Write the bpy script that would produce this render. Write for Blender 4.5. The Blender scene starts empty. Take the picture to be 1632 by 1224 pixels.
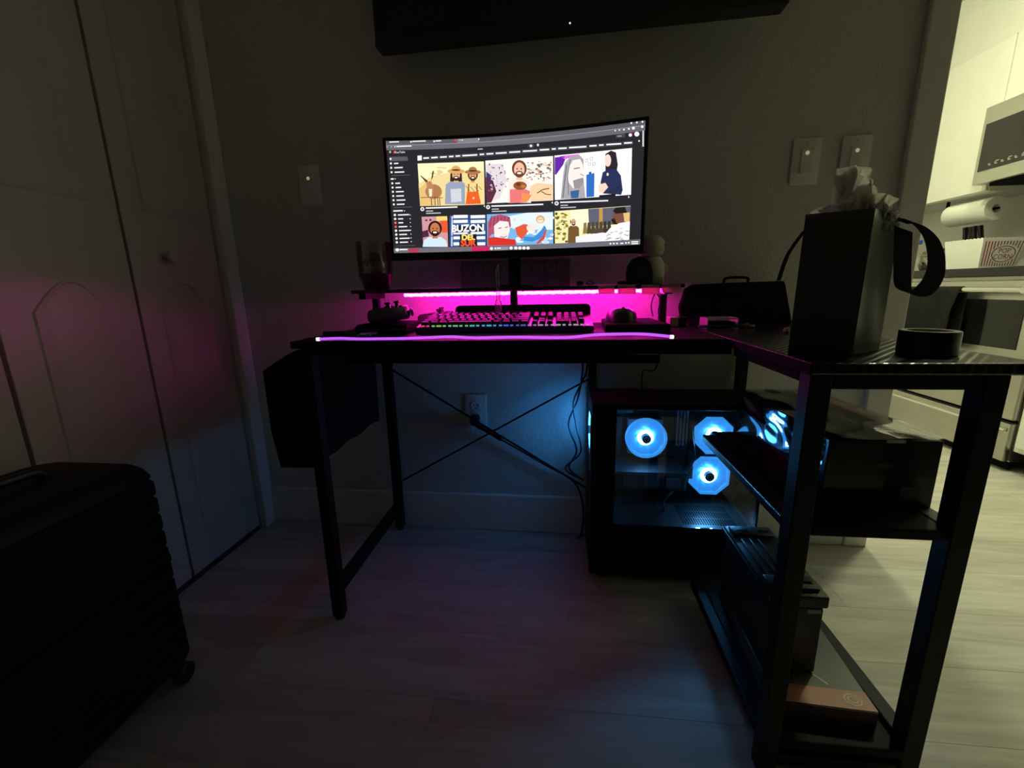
import bpy, bmesh, math, random
from mathutils import Vector, Matrix
random.seed(7)
scene = bpy.context.scene
COL = scene.collection
PI = math.pi

# ------------------------------------------------------------------ camera
FPX = 684.27                       # focal length in pixels of the 1632 px wide frame
PITCH, ROLL, YAW = 0.217955, -0.0197983, -0.114359
CAM = Vector((0.0, -1.3966, 0.85))
fwd = Vector((math.sin(YAW)*math.cos(PITCH), math.cos(YAW)*math.cos(PITCH), -math.sin(PITCH)))
rgt0 = Vector((math.cos(YAW), -math.sin(YAW), 0)); up0 = rgt0.cross(fwd)
RGT = rgt0*math.cos(ROLL) + up0*math.sin(ROLL)
UPV = -rgt0*math.sin(ROLL) + up0*math.cos(ROLL)
cd = bpy.data.cameras.new('camera'); cam = bpy.data.objects.new('camera', cd); COL.objects.link(cam)
cd.sensor_fit = 'HORIZONTAL'; cd.sensor_width = 36.0; cd.lens = FPX*36.0/1632.0
cd.clip_start = 0.01; cd.clip_end = 50
m = Matrix.Identity(4)
for i, v in enumerate((RGT, UPV, -fwd)):
    for k in range(3): m[k][i] = v[k]
m.translation = CAM; cam.matrix_world = m
scene.camera = cam

def ray(x, y): return fwd + RGT*((x-816)/FPX) - UPV*((y-612)/FPX)
def ony(x, y, Y): d = ray(x, y); return CAM + d*((Y-CAM.y)/d.y)
def onx(x, y, X): d = ray(x, y); return CAM + d*((X-CAM.x)/d.x)
def onz(x, y, Z): d = ray(x, y); return CAM + d*((Z-CAM.z)/d.z)

# ------------------------------------------------------------------ world and exposure
w = bpy.data.worlds.new('night'); scene.world = w; w.use_nodes = True
bg = w.node_tree.nodes['Background']; bg.inputs[0].default_value = (0.02, 0.02, 0.03, 1); bg.inputs[1].default_value = 0.05
scene.view_settings.view_transform = 'Standard'; scene.view_settings.look = 'None'
scene.view_settings.exposure = 0.0; scene.view_settings.gamma = 1.0
scene.view_settings.use_curve_mapping = False
scene.cycles.use_denoising = True
scene.cycles.max_bounces = 8; scene.cycles.diffuse_bounces = 6; scene.cycles.glossy_bounces = 3; scene.cycles.transparent_max_bounces = 16
scene.cycles.use_adaptive_sampling = True; scene.cycles.adaptive_threshold = 0.02
scene.cycles.sample_clamp_indirect = 4.0
LAMP = (0.96, 1.0, 0.60); LAMP_STRENGTH = 275.0
PINK = (1.0, 0.012, 0.50); PINK_STRENGTH = 76.0
NEON = (0.56, 0.10, 1.0); NEON_STRENGTH = 1.15
BLUE = (0.045, 0.37, 1.0)

# ------------------------------------------------------------------ materials
MATS = {}
def srgb(r, g, b):
    f = lambda c: (c/255/12.92) if c/255 <= 0.04045 else ((c/255+0.055)/1.055)**2.4
    return (f(r), f(g), f(b))
def mat(name, col, rough=0.6, metal=0.0, vary=0.06, scale=12.0, bump=0.0, bscale=60.0, spec=0.5, coat=0.0,
        emit=None, estr=0.0, trans=0.0, sss=0.0):
    if name in MATS: return MATS[name]
    M = bpy.data.materials.new(name); M.use_nodes = True; nt = M.node_tree
    b = nt.nodes['Principled BSDF']
    tc = nt.nodes.new('ShaderNodeTexCoord')
    nz = nt.nodes.new('ShaderNodeTexNoise'); nz.inputs['Scale'].default_value = scale; nz.inputs['Detail'].default_value = 3
    nt.links.new(tc.outputs['Object'], nz.inputs['Vector'])
    cr = nt.nodes.new('ShaderNodeValToRGB')
    c0 = [max(0, c*(1-vary)) for c in col]; c1 = [min(1, c*(1+vary)) for c in col]
    cr.color_ramp.elements[0].position = 0.3; cr.color_ramp.elements[1].position = 0.7
    cr.color_ramp.elements[0].color = (*c0, 1); cr.color_ramp.elements[1].color = (*c1, 1)
    nt.links.new(nz.outputs['Fac'], cr.inputs['Fac']); nt.links.new(cr.outputs['Color'], b.inputs['Base Color'])
    b.inputs['Roughness'].default_value = rough; b.inputs['Metallic'].default_value = metal
    b.inputs['Specular IOR Level'].default_value = spec
    b.inputs['Coat Weight'].default_value = coat
    b.inputs['Transmission Weight'].default_value = trans
    b.inputs['Subsurface Weight'].default_value = sss
    if bump:
        n2 = nt.nodes.new('ShaderNodeTexNoise'); n2.inputs['Scale'].default_value = bscale; n2.inputs['Detail'].default_value = 2
        nt.links.new(tc.outputs['Object'], n2.inputs['Vector'])
        bp = nt.nodes.new('ShaderNodeBump'); bp.inputs['Strength'].default_value = bump; bp.inputs['Distance'].default_value = 0.004
        nt.links.new(n2.outputs['Fac'], bp.inputs['Height']); nt.links.new(bp.outputs['Normal'], b.inputs['Normal'])
    if emit:
        b.inputs['Emission Color'].default_value = (*emit, 1); b.inputs['Emission Strength'].default_value = estr
    MATS[name] = M; return M
def emis(name, col, strength):
    if name in MATS: return MATS[name]
    M = bpy.data.materials.new(name); M.use_nodes = True; nt = M.node_tree; nt.nodes.clear()
    o = nt.nodes.new('ShaderNodeOutputMaterial'); e = nt.nodes.new('ShaderNodeEmission')
    e.inputs[0].default_value = (*col, 1); e.inputs[1].default_value = strength
    nt.links.new(e.outputs[0], o.inputs[0]); M.cycles.emission_sampling = 'NONE' if strength < 1.0 else 'AUTO'
    MATS[name] = M; return M
def clear(name, tint=(1, 1, 1), gloss=0.12, rough=0.03, haze=0.0, hazecol=(0.8, 0.8, 0.8)):
    """thin clear plastic or pane glass: transparent with a Fresnel reflection"""
    if name in MATS: return MATS[name]
    M = bpy.data.materials.new(name); M.use_nodes = True; nt = M.node_tree; nt.nodes.clear()
    o = nt.nodes.new('ShaderNodeOutputMaterial'); t = nt.nodes.new('ShaderNodeBsdfTransparent'); g = nt.nodes.new('ShaderNodeBsdfGlossy')
    t.inputs[0].default_value = (*tint, 1); g.inputs['Roughness'].default_value = rough
    fr = nt.nodes.new('ShaderNodeFresnel'); fr.inputs[0].default_value = 1.45
    ad = nt.nodes.new('ShaderNodeMath'); ad.operation = 'ADD'; ad.use_clamp = True; ad.inputs[1].default_value = gloss
    nt.links.new(fr.outputs[0], ad.inputs[0])
    mx = nt.nodes.new('ShaderNodeMixShader'); nt.links.new(ad.outputs[0], mx.inputs[0]); nt.links.new(t.outputs[0], mx.inputs[1]); nt.links.new(g.outputs[0], mx.inputs[2])
    last = mx
    if haze:
        d = nt.nodes.new('ShaderNodeBsdfDiffuse'); d.inputs[0].default_value = (*hazecol, 1)
        m2 = nt.nodes.new('ShaderNodeMixShader'); m2.inputs[0].default_value = haze
        nt.links.new(mx.outputs[0], m2.inputs[1]); nt.links.new(d.outputs[0], m2.inputs[2]); last = m2
    nt.links.new(last.outputs[0], o.inputs[0]); MATS[name] = M; return M
def wave_bump(M, axis='Y', scale=60.0, strength=0.5, dist=0.002, rot=0.0):
    nt = M.node_tree; b = nt.nodes['Principled BSDF']
    tc = nt.nodes.new('ShaderNodeTexCoord'); wv = nt.nodes.new('ShaderNodeTexWave')
    wv.wave_type = 'BANDS'; wv.bands_direction = axis; wv.inputs['Scale'].default_value = scale; wv.inputs['Distortion'].default_value = 0.4
    mpn = nt.nodes.new('ShaderNodeMapping'); mpn.inputs['Rotation'].default_value = (0, 0, rot)
    nt.links.new(tc.outputs['Object'], mpn.inputs['Vector']); nt.links.new(mpn.outputs[0], wv.inputs['Vector'])
    bp = nt.nodes.new('ShaderNodeBump'); bp.inputs['Strength'].default_value = strength; bp.inputs['Distance'].default_value = dist
    nt.links.new(wv.outputs['Fac'], bp.inputs['Height']); nt.links.new(bp.outputs['Normal'], b.inputs['Normal'])
    return M
def wood_floor(name):
    M = bpy.data.materials.new(name); M.use_nodes = True; nt = M.node_tree; b = nt.nodes['Principled BSDF']
    tc = nt.nodes.new('ShaderNodeTexCoord'); oi = nt.nodes.new('ShaderNodeObjectInfo')
    mp = nt.nodes.new('ShaderNodeMapping'); mp.inputs['Scale'].default_value = (1.6, 14, 4)
    ad = nt.nodes.new('ShaderNodeVectorMath'); ad.operation = 'ADD'
    cb = nt.nodes.new('ShaderNodeCombineXYZ'); mu = nt.nodes.new('ShaderNodeMath'); mu.operation = 'MULTIPLY'; mu.inputs[1].default_value = 37.0
    nt.links.new(oi.outputs['Random'], mu.inputs[0]); nt.links.new(mu.outputs[0], cb.inputs[0]); nt.links.new(mu.outputs[0], cb.inputs[1])
    nt.links.new(tc.outputs['Object'], ad.inputs[0]); nt.links.new(cb.outputs[0], ad.inputs[1]); nt.links.new(ad.outputs[0], mp.inputs['Vector'])
    nz = nt.nodes.new('ShaderNodeTexNoise'); nz.inputs['Scale'].default_value = 1.5; nz.inputs['Detail'].default_value = 6; nz.inputs['Roughness'].default_value = 0.62; nz.inputs['Distortion'].default_value = 0.8
    nt.links.new(mp.outputs[0], nz.inputs['Vector'])
    cr = nt.nodes.new('ShaderNodeValToRGB'); cr.color_ramp.elements[0].position = 0.32; cr.color_ramp.elements[1].position = 0.68
    cr.color_ramp.elements[0].color = (0.40, 0.375, 0.335, 1); cr.color_ramp.elements[1].color = (0.60, 0.575, 0.52, 1)
    nt.links.new(nz.outputs['Fac'], cr.inputs['Fac'])
    hs = nt.nodes.new('ShaderNodeHueSaturation'); mr = nt.nodes.new('ShaderNodeMapRange')
    mr.inputs['To Min'].default_value = 0.9; mr.inputs['To Max'].default_value = 1.08
    nt.links.new(oi.outputs['Random'], mr.inputs['Value']); nt.links.new(mr.outputs[0], hs.inputs['Value'])
    nt.links.new(cr.outputs['Color'], hs.inputs['Color']); nt.links.new(hs.outputs['Color'], b.inputs['Base Color'])
    b.inputs['Roughness'].default_value = 0.5
    bp = nt.nodes.new('ShaderNodeBump'); bp.inputs['Strength'].default_value = 0.15; bp.inputs['Distance'].default_value = 0.002
    nt.links.new(nz.outputs['Fac'], bp.inputs['Height']); nt.links.new(bp.outputs['Normal'], b.inputs['Normal'])
    MATS[name] = M; return M

M_WALL = mat('wall paint', (0.70, 0.69, 0.665), 0.75, vary=0.02, scale=3, bump=0.5, bscale=110)
M_KWALL = mat('kitchen paint', (0.72, 0.71, 0.68), 0.7, vary=0.02, scale=3, bump=0.2, bscale=120)
M_TRIM = mat('trim paint', (0.84, 0.83, 0.80), 0.45, vary=0.03)
M_DOOR = mat('door paint', (0.56, 0.55, 0.52), 0.5, vary=0.03, bump=0.08, bscale=40)
M_CEIL = mat('ceiling paint', (0.72, 0.71, 0.68), 0.9, vary=0.02, bump=0.3, bscale=90)
M_FLOOR = wood_floor('vinyl plank')
M_SUB = mat('dark joint', (0.22, 0.20, 0.18), 0.9)
M_BLK = mat('black powder coat', (0.007, 0.007, 0.008), 0.5, vary=0.15, spec=0.2)
M_BOARD = wave_bump(mat('black ribbed laminate', (0.006, 0.006, 0.007), 0.24, vary=0.15, spec=0.8), 'X', 27, 0.6, 0.0010, math.radians(45))
M_BOARDM = wave_bump(mat('black matte laminate', (0.006, 0.006, 0.007), 0.6, vary=0.15, spec=0.15), 'X', 27, 0.25, 0.0008, math.radians(45))
M_PLAST = mat('black plastic', (0.014, 0.014, 0.015), 0.35, vary=0.15)
M_MATTE = mat('matte black', (0.007, 0.007, 0.008), 0.9, vary=0.2, spec=0.06)
M_FAB = mat('black fabric', (0.012, 0.012, 0.013), 0.95, vary=0.3, scale=60, bump=0.3, bscale=300, spec=0.1)
M_GREYP = mat('dark grey plastic', (0.05, 0.05, 0.052), 0.45)
M_WHITEP = mat('white plastic', (0.90, 0.89, 0.86), 0.4, vary=0.02)
M_STEEL = mat('stainless steel', (0.50, 0.49, 0.46), 0.33, 1.0, vary=0.06, scale=6)
M_STEELB = mat('polished steel', (0.75, 0.74, 0.70), 0.18, 1.0, vary=0.02)
M_BGLASS = mat('black glass', (0.008, 0.008, 0.009), 0.08, vary=0.05)
M_CABW = mat('white cabinet', (0.78, 0.77, 0.73), 0.4, vary=0.02)
M_PAPER = mat('white paper', (0.80, 0.79, 0.76), 0.85, vary=0.03)

# ------------------------------------------------------------------ builders
WORLD = {}
def bm_new(): return bmesh.new()
def box(bm, x0, x1, y0, y1, z0, z1, bev=0.0, seg=2):
    vs = [bm.verts.new(p) for p in ((x0,y0,z0),(x1,y0,z0),(x1,y1,z0),(x0,y1,z0),(x0,y0,z1),(x1,y0,z1),(x1,y1,z1),(x0,y1,z1))]
    fs = [bm.faces.new([vs[i] for i in f]) for f in ((3,2,1,0),(4,5,6,7),(0,1,5,4),(1,2,6,5),(2,3,7,6),(3,0,4,7))]
    if bev:
        es = list({e for f in fs for e in f.edges})
        bmesh.ops.bevel(bm, geom=es, offset=bev, segments=seg, affect='EDGES', profile=0.5)
    return bm
def frame_of(d):
    d = Vector(d).normalized(); a = Vector((0,0,1)) if abs(d.z) < 0.95 else Vector((1,0,0))
    u = d.cross(a).normalized(); return d, u, u.cross(d).normalized()
def cyl(bm, p0, p1, r0, r1=None, seg=16, caps=True):
    p0, p1 = Vector(p0), Vector(p1); r1 = r0 if r1 is None else r1
    d, u, v = frame_of(p1-p0); rings = []
    for p, r in ((p0, r0), (p1, r1)):
        rings.append([bm.verts.new(p + u*(r*math.cos(2*PI*i/seg)) + v*(r*math.sin(2*PI*i/seg))) for i in range(seg)])
    for i in range(seg): bm.faces.new((rings[0][i], rings[0][(i+1)%seg], rings[1][(i+1)%seg], rings[1][i]))
    if caps: bm.faces.new(rings[0][::-1]); bm.faces.new(rings[1])
    return bm
def tube(bm, pts, r, seg=8, rad=None, caps=True):
    pts = [Vector(p) for p in pts]; rings = []; pu = None
    for i, p in enumerate(pts):
        d = (pts[min(i+1, len(pts)-1)] - pts[max(i-1, 0)]).normalized()
        if pu is None: _, u, v = frame_of(d)
        else:
            u = (pu - d*pu.dot(d))
            u = frame_of(d)[1] if u.length < 1e-6 else u.normalized()
        v = d.cross(u); pu = u; rr = rad[i] if rad else r
        rings.append([bm.verts.new(p + u*(rr*math.cos(2*PI*k/seg)) + v*(rr*math.sin(2*PI*k/seg))) for k in range(seg)])
    for a, b in zip(rings, rings[1:]):
        for k in range(seg): bm.faces.new((a[k], a[(k+1)%seg], b[(k+1)%seg], b[k]))
    if caps: bm.faces.new(rings[0][::-1]); bm.faces.new(rings[-1])
    return bm
def smooth_path(pts, n=6):
    P = [Vector(p) for p in pts]; out = []
    for i in range(len(P)-1):
        a, b, c, d = P[max(i-1,0)], P[i], P[i+1], P[min(i+2,len(P)-1)]
        for k in range(n):
            t = k/n
            out.append(0.5*((2*b) + (c-a)*t + (2*a-5*b+4*c-d)*t*t + (3*b-a-3*c+d)*t**3))
    out.append(P[-1]); return out
def lathe(bm, prof, c=(0,0,0), axis='Z', seg=24, cap0=True, cap1=True):
    c = Vector(c); rings = []
    for r, h in prof:
        ring = []
        for i in range(seg):
            a = 2*PI*i/seg; x, y = r*math.cos(a), r*math.sin(a)
            q = {'Z': (x, y, h), 'Y': (x, h, y), 'X': (h, x, y)}[axis]
            ring.append(bm.verts.new(c + Vector(q)))
        rings.append(ring)
    for a, b in zip(rings, rings[1:]):
        for i in range(seg): bm.faces.new((a[i], a[(i+1)%seg], b[(i+1)%seg], b[i]))
    if cap0: bm.faces.new(rings[0][::-1])
    if cap1: bm.faces.new(rings[-1])
    return bm
def prism(bm, poly, vec, bev=0.0):
    """extrude a closed 3-D polygon along vec"""
    vec = Vector(vec); a = [bm.verts.new(p) for p in poly]; b = [bm.verts.new(Vector(p)+vec) for p in poly]; n = len(a)
    f0 = bm.faces.new(a[::-1]); f1 = bm.faces.new(b)
    for i in range(n): bm.faces.new((a[i], a[(i+1)%n], b[(i+1)%n], b[i]))
    if bev:
        bmesh.ops.bevel(bm, geom=list(f0.edges)+list(f1.edges), offset=bev, segments=2, affect='EDGES', profile=0.5)
    return bm
def strip(bm, pts, W, t=0.0012):
    """ribbon: path swept along a constant width vector W, with thickness t"""
    W = Vector(W); rows = []
    P = [Vector(p) for p in pts]
    for i, p in enumerate(P):
        d = (P[min(i+1,len(P)-1)] - P[max(i-1,0)]).normalized(); n = d.cross(W)
        n = n.normalized()*t if n.length > 1e-7 else Vector((0,t,0))
        rows.append([bm.verts.new(q) for q in (p-W/2-n, p+W/2-n, p+W/2+n, p-W/2+n)])
    for a, b in zip(rows, rows[1:]):
        for k in range(4): bm.faces.new((a[k], a[(k+1)%4], b[(k+1)%4], b[k]))
    bm.faces.new(rows[0][::-1]); bm.faces.new(rows[-1]); return bm
def grid(bm, fn, nu, nv):
    V = [[bm.verts.new(fn(i/nu, j/nv)) for i in range(nu+1)] for j in range(nv+1)]
    for j in range(nv):
        for i in range(nu): bm.faces.new((V[j][i], V[j][i+1], V[j+1][i+1], V[j+1][i]))
    return bm
def obj(name, bm, material, parent=None, smooth=False, local=False, fixn=True):
    if fixn: bmesh.ops.recalc_face_normals(bm, faces=bm.faces)
    if parent is not None and not local: bm.transform(WORLD[parent.name].inverted())
    me = bpy.data.meshes.new(name); bm.to_mesh(me); bm.free(); me.materials.append(material)
    if smooth:
        me.polygons.foreach_set('use_smooth', [True]*len(me.polygons))
        try: me.set_sharp_from_angle(angle=math.radians(40))
        except Exception: pass
    o = bpy.data.objects.new(name, me); COL.objects.link(o)
    if parent is not None: o.parent = parent; WORLD[o.name] = WORLD[parent.name]
    else: WORLD[o.name] = Matrix.Identity(4)
    return o
def thing(name, label, cat, loc=(0,0,0), rotz=0.0, group=None):
    o = bpy.data.objects.new(name, None); COL.objects.link(o); o.empty_display_size = 0.05
    o.location = loc; o.rotation_euler = (0,0,rotz); o['label'] = label; o['category'] = cat
    if group: o['group'] = group
    WORLD[o.name] = Matrix.Translation(loc) @ Matrix.Rotation(rotz, 4, 'Z'); return o
def tag(o, label, cat, group=None):
    o['label'] = label; o['category'] = cat
    if group: o['group'] = group
    return o
def struct(name, bm, material, parent=None, label=None):
    o = obj(name, bm, material, parent)
    if parent is None: o['kind'] = 'structure'
    if label: o['label'] = label
    return o
def B(*a, **k): return box(bm_new(), *a, **k)
def text_polys(s):
    cu = bpy.data.curves.new('t', 'FONT'); cu.body = s; cu.align_x = 'CENTER'; cu.align_y = 'CENTER'; cu.resolution_u = 3
    o = bpy.data.objects.new('t', cu); COL.objects.link(o); dg = bpy.context.evaluated_depsgraph_get(); dg.update()
    me = bpy.data.meshes.new_from_object(o.evaluated_get(dg)); vs = [v.co.copy() for v in me.vertices]; fs = [tuple(p.vertices) for p in me.polygons]
    bpy.data.objects.remove(o); bpy.data.curves.remove(cu); bpy.data.meshes.remove(me); return vs, fs
def text_bm(bm, s, origin, ux, uy, size):
    """flat lettering on a surface: ux right, uy up"""
    vs, fs = text_polys(s); o = Vector(origin); ux = Vector(ux).normalized(); uy = Vector(uy).normalized()
    V = [bm.verts.new(o + ux*(v.x*size) + uy*(v.y*size)) for v in vs]
    for f in fs:
        try: bm.faces.new([V[i] for i in f])
        except ValueError: pass
    return bm

# ------------------------------------------------------------------ the room shell
RX0, RX1, RY0, RY1, RH = -1.10, 2.65, -5.60, 2.40, 2.44
WEND = 0.993                                  # free end of the back wall: the kitchen opens behind it
floor = struct('floor', B(RX0-0.1, RX1+0.1, RY0-0.1, RY1+0.1, -0.06, -0.006), M_SUB)
plank_mesh = {}
def plank(x0, x1, y0, y1):
    L = round(x1-x0, 3); Wd = round(y1-y0, 3); key = (L, Wd)
    if key not in plank_mesh:
        bm = B(-L/2+0.0002, L/2-0.0002, -Wd/2+0.0002, Wd/2-0.0002, -0.006, 0.0, bev=0.0003, seg=1)
        bmesh.ops.recalc_face_normals(bm, faces=bm.faces)
        me = bpy.data.meshes.new('plank'); bm.to_mesh(me); bm.free(); me.materials.append(M_FLOOR); plank_mesh[key] = me
    o = bpy.data.objects.new('plank', plank_mesh[key]); COL.objects.link(o); o.parent = floor
    o.location = ((x0+x1)/2, (y0+y1)/2, 0)
PW, PL = 0.18, 1.22
row = 0; y = -0.49 - 8*PW
while y < RY1:
    a, b = y, min(y+PW, RY1)
    if b - a > 0.02:
        x = RX0 - (row*0.47 % PL)
        while x < RX1:
            p, q = max(x, RX0), min(x+PL, RX1)
            if q - p > 0.03: plank(p, q, a, b)
            x += PL
    row += 1; y += PW
struct('ceiling', B(RX0-0.1, RX1+0.1, RY0-0.1, RY1+0.1, RH, RH+0.06), M_CEIL)
struct('wall_back', B(RX0-0.1, WEND, 0.0, 0.11, 0, RH), M_WALL)
struct('wall_header', B(WEND+0.0005, RX1, 0.0, 0.11, 2.10, RH), M_WALL)  # unseen header, added to keep kitchen lamp light off the room ceiling
struct('wall_left', B(RX0-0.72, RX0-0.62, RY0, 0.0, 0, RH), M_WALL)           # back of the closet
bm = bm_new(); box(bm, RX0-0.1, RX0, -0.06, 0.0, 0, RH); box(bm, RX0-0.1, RX0, RY0, -1.90, 0, RH); box(bm, RX0-0.1, RX0, -1.90, -0.06, 2.05, RH)
struct('wall_closet', bm, M_WALL)
struct('wall_right', B(RX1, RX1+0.1, -2.20, RY1, 0, RH), M_KWALL)
M_DARK = mat('dark accent wall', (0.10,0.10,0.10), 0.8)  # dark tone made up for unseen walls, so they bounce less light
struct('wall_living', B(RX1, RX1+0.1, RY0, -2.2005, 0, RH), M_DARK)  # unseen stretch split off and darkened to cut bounce
struct('floor_carpet', B(RX0-0.1, RX1, RY0, -1.9305, -0.0055, 0.004), mat('dark carpet', (0.05,0.05,0.05), 0.95))  # unseen dark floor, added to swallow bounce light behind the camera
struct('wall_rear', B(RX0-0.7, RX1+0.1, RY0-0.1, RY0, 0, RH), mat('dark accent wall', (0.10,0.10,0.10), 0.8))  # unseen rear wall, kept dark to cut bounce
struct('wall_kitchen', B(0.20, RX1+0.1, RY1, RY1+0.1, 0, RH), M_KWALL)
struct('wall_partition', B(0.20, 0.30, 0.11, RY1, 0, RH), M_KWALL)
struct('baseboard_back', B(RX0+0.018, 0.93, -0.014, 0.0, 0, 0.138, bev=0.003), M_TRIM)
struct('trim_1', B(RX0, RX0+0.018, -0.058, -0.001, 0, 2.09, bev=0.004), M_TRIM)                # closet casing
struct('trim_2', B(0.932, WEND+0.008, -0.017, 0.0, 0, 2.10, bev=0.004), M_TRIM)            # casing at the kitchen opening
# bifold closet doors
def leaf(n, y0, y1, knob=False):
    d = struct('door_%d' % n, B(RX0-0.042, RX0-0.008, y0+0.002, y1-0.002, 0.012, 2.04, bev=0.002), M_DOOR)
    xf = RX0-0.008; m = 0.062
    def arch(za, zb, rise):
        pts = [(y0+m, za), (y1-m, za), (y1-m, zb)]
        for k in range(1, 12):
            t = k/12; pts.append((y1-m-(y1-y0-2*m)*t, zb+rise*math.sin(PI*t)))
        pts.append((y0+m, zb)); return pts
    for za, zb, rise in ((0.14, 0.82, 0.07), (1.07, 1.86, 0.05)):
        pts = arch(za, zb, rise)
        ctr = (sum(p[0] for p in pts)/len(pts), sum(p[1] for p in pts)/len(pts))
        bm = bm_new(); rings = []
        for off, h in ((0.0, -0.001), (0.004, 0.004), (0.012, 0.004), (0.020, 0.0005), (0.034, 0.0035)):
            rg = []
            for (yy, zz) in pts:
                sy = 1-2*off/(y1-y0-2*m); sz = 1-2*off/(zb-za)
                rg.append(bm.verts.new((xf+h, ctr[0]+(yy-ctr[0])*sy, ctr[1]+(zz-ctr[1])*sz)))
            rings.append(rg)
        for a, b in zip(rings, rings[1:]):
            for i in range(len(a)): bm.faces.new((a[i], a[(i+1)%len(a)], b[(i+1)%len(a)], b[i]))
        bm.faces.new(rings[-1]); obj('door_panel', bm, M_DOOR, d, smooth=True)
    if knob:
        kb = lathe(bm_new(), [(0.006,0),(0.006,0.012),(0.012,0.016),(0.0165,0.024),(0.015,0.031),(0.007,0.034)], (xf, -0.255, 0.957), 'X', 20)
        obj('door_knob', kb, M_DOOR, d, smooth=True)
leaf(1, -0.358, -0.062, True); leaf(2, -0.660, -0.362); leaf(3, -0.960, -0.664); leaf(4, -1.260, -0.964); leaf(5, -1.56, -1.264); leaf(6, -1.86, -1.564)

# wall plates
def plate_frame(name, label, cx, cz, wd, ht, group=None, cat='switch'):
    t = thing(name, label, cat, (cx, 0, cz), 0, group)
    obj('cover_plate', B(cx-wd/2, cx+wd/2, -0.0062, -0.0002, cz-ht/2, cz+ht/2, bev=0.0022), M_WHITEP, t, smooth=True)
    return t
def light_switch(label, cx, cz, wd, led):
    t = plate_frame('light_switch', label, cx, cz, wd, 0.121)
    bm = bm_new(); pr = [(-0.0165,-0.0335),(0.0165,-0.0335),(0.0165,0.0335),(-0.0165,0.0335)]
    prism(bm, [(cx+a, -0.0063, cz+b) for a, b in pr], (0,-0.0015,0)); obj('rocker_frame', bm, M_WHITEP, t)
    bm = bm_new(); V = [bm.verts.new((cx+sx*0.0145, yy, cz+zz)) for sx in (-1,1) for yy, zz in ((-0.0078,-0.031),(-0.0125,-0.031),(-0.0085,0.0),(-0.0105,0.031),(-0.0078,0.031))]
    bm.faces.new(V[:5]); bm.faces.new(V[5:][::-1])
    for i in range(5): bm.faces.new((V[i], V[(i+1)%5], V[5+(i+1)%5], V[5+i]))
    obj('rocker', bm, M_WHITEP, t)
    lb = lathe(bm_new(), [(0.0050,-0.0095),(0.0050,-0.0108),(0.0030,-0.0114)], (cx,0,cz+0.0215), 'Y', 16)
    obj('locator_light', lb, emis('switch glow', (1.0, 0.86, 0.45), led), t)
    for s in (-1, 1):
        obj('screw', lathe(bm_new(), [(0.0032,-0.0063),(0.0032,-0.0075),(0.002,-0.0081)], (cx,0,cz+s*0.0475), 'Y', 12), M_WHITEP, t)
    return t
light_switch('white rocker switch alone on the dark wall beside the closet', -0.795, 1.182, 0.070, 0.34)
light_switch('white rocker switch above the gift bag, the one nearer the monitor', 0.680, 1.182, 0.074, 0.36)
light_switch('white rocker switch partly behind the tissue paper, nearer the kitchen', 0.808, 1.182, 0.076, 0.38)
t = plate_frame('wall_outlet', 'white wall outlet low on the wall behind the crossed rods', -0.286, 0.443, 0.073, 0.121, cat='outlet')
for s in (-1, 1):
    cz = 0.443+s*0.0205
    rc = obj('receptacle', lathe(bm_new(), [(0.0168,-0.0062),(0.0168,-0.0082),(0.0155,-0.0088)], (-0.286,0,cz), 'Y', 20), M_WHITEP, t)
    for dx in (-0.0063, 0.0063): obj('slot', B(-0.286+dx-0.0011, -0.286+dx+0.0011, -0.0091, -0.0086, cz-0.001, cz+0.0065), M_MATTE, rc)
    obj('slot', lathe(bm_new(), [(0.0024,-0.0086),(0.0024,-0.0091)], (-0.286,0,cz-0.0075), 'Y', 10), M_MATTE, rc)
obj('screw', lathe(bm_new(), [(0.003,-0.0062),(0.003,-0.0073)], (-0.286,0,0.443), 'Y', 10), M_WHITEP, t)
# plug and its cord
t = thing('power_plug', 'black plug and cord in the lower half of the wall outlet', 'plug', (-0.286,-0.02,0.42))
bm = B(-0.302,-0.270,-0.034,-0.0093,0.398,0.436,bev=0.006); obj('plug_body', bm, M_PLAST, t, smooth=True)
obj('cord', tube(bm_new(), smooth_path([(-0.286,-0.024,0.402),(-0.276,-0.026,0.392),(-0.235,-0.026,0.372),(-0.17,-0.024,0.334),(-0.05,-0.022,0.262),(0.05,-0.022,0.20),(0.082,-0.022,0.10),(0.075,-0.03,0.0048),(0.06,-0.045,0.0048)]), 0.0035, 8), M_PLAST, t, smooth=True)

# ------------------------------------------------------------------ kitchen: ceiling lights
def ceiling_light(x, y, label):
    t = thing('ceiling_light', label, 'lamp', (x, y, RH))
    obj('lamp_base', lathe(bm_new(), [(0.10,-0.0005),(0.10,-0.022),(0.085,-0.030)], (x,y,RH), 'Z', 32), M_WHITEP, t, smooth=True)
    obj('diffuser', lathe(bm_new(), [(0.080,-0.0302),(0.078,-0.045),(0.058,-0.058),(0.025,-0.064)], (x,y,RH), 'Z', 32), emis('lamp diffuser', LAMP, LAMP_STRENGTH), t, smooth=True)
ceiling_light(1.51, 0.45, 'round glowing ceiling lamp just inside the kitchen opening')
ceiling_light(1.17, 0.92, 'round glowing ceiling lamp nearer the partition wall')
# ------------------------------------------------------------------ kitchen run along the right wall
SX = 1.98                                   # front plane of the stove
SY0, SY1 = 0.645, 1.400                     # stove from near to far side
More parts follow.
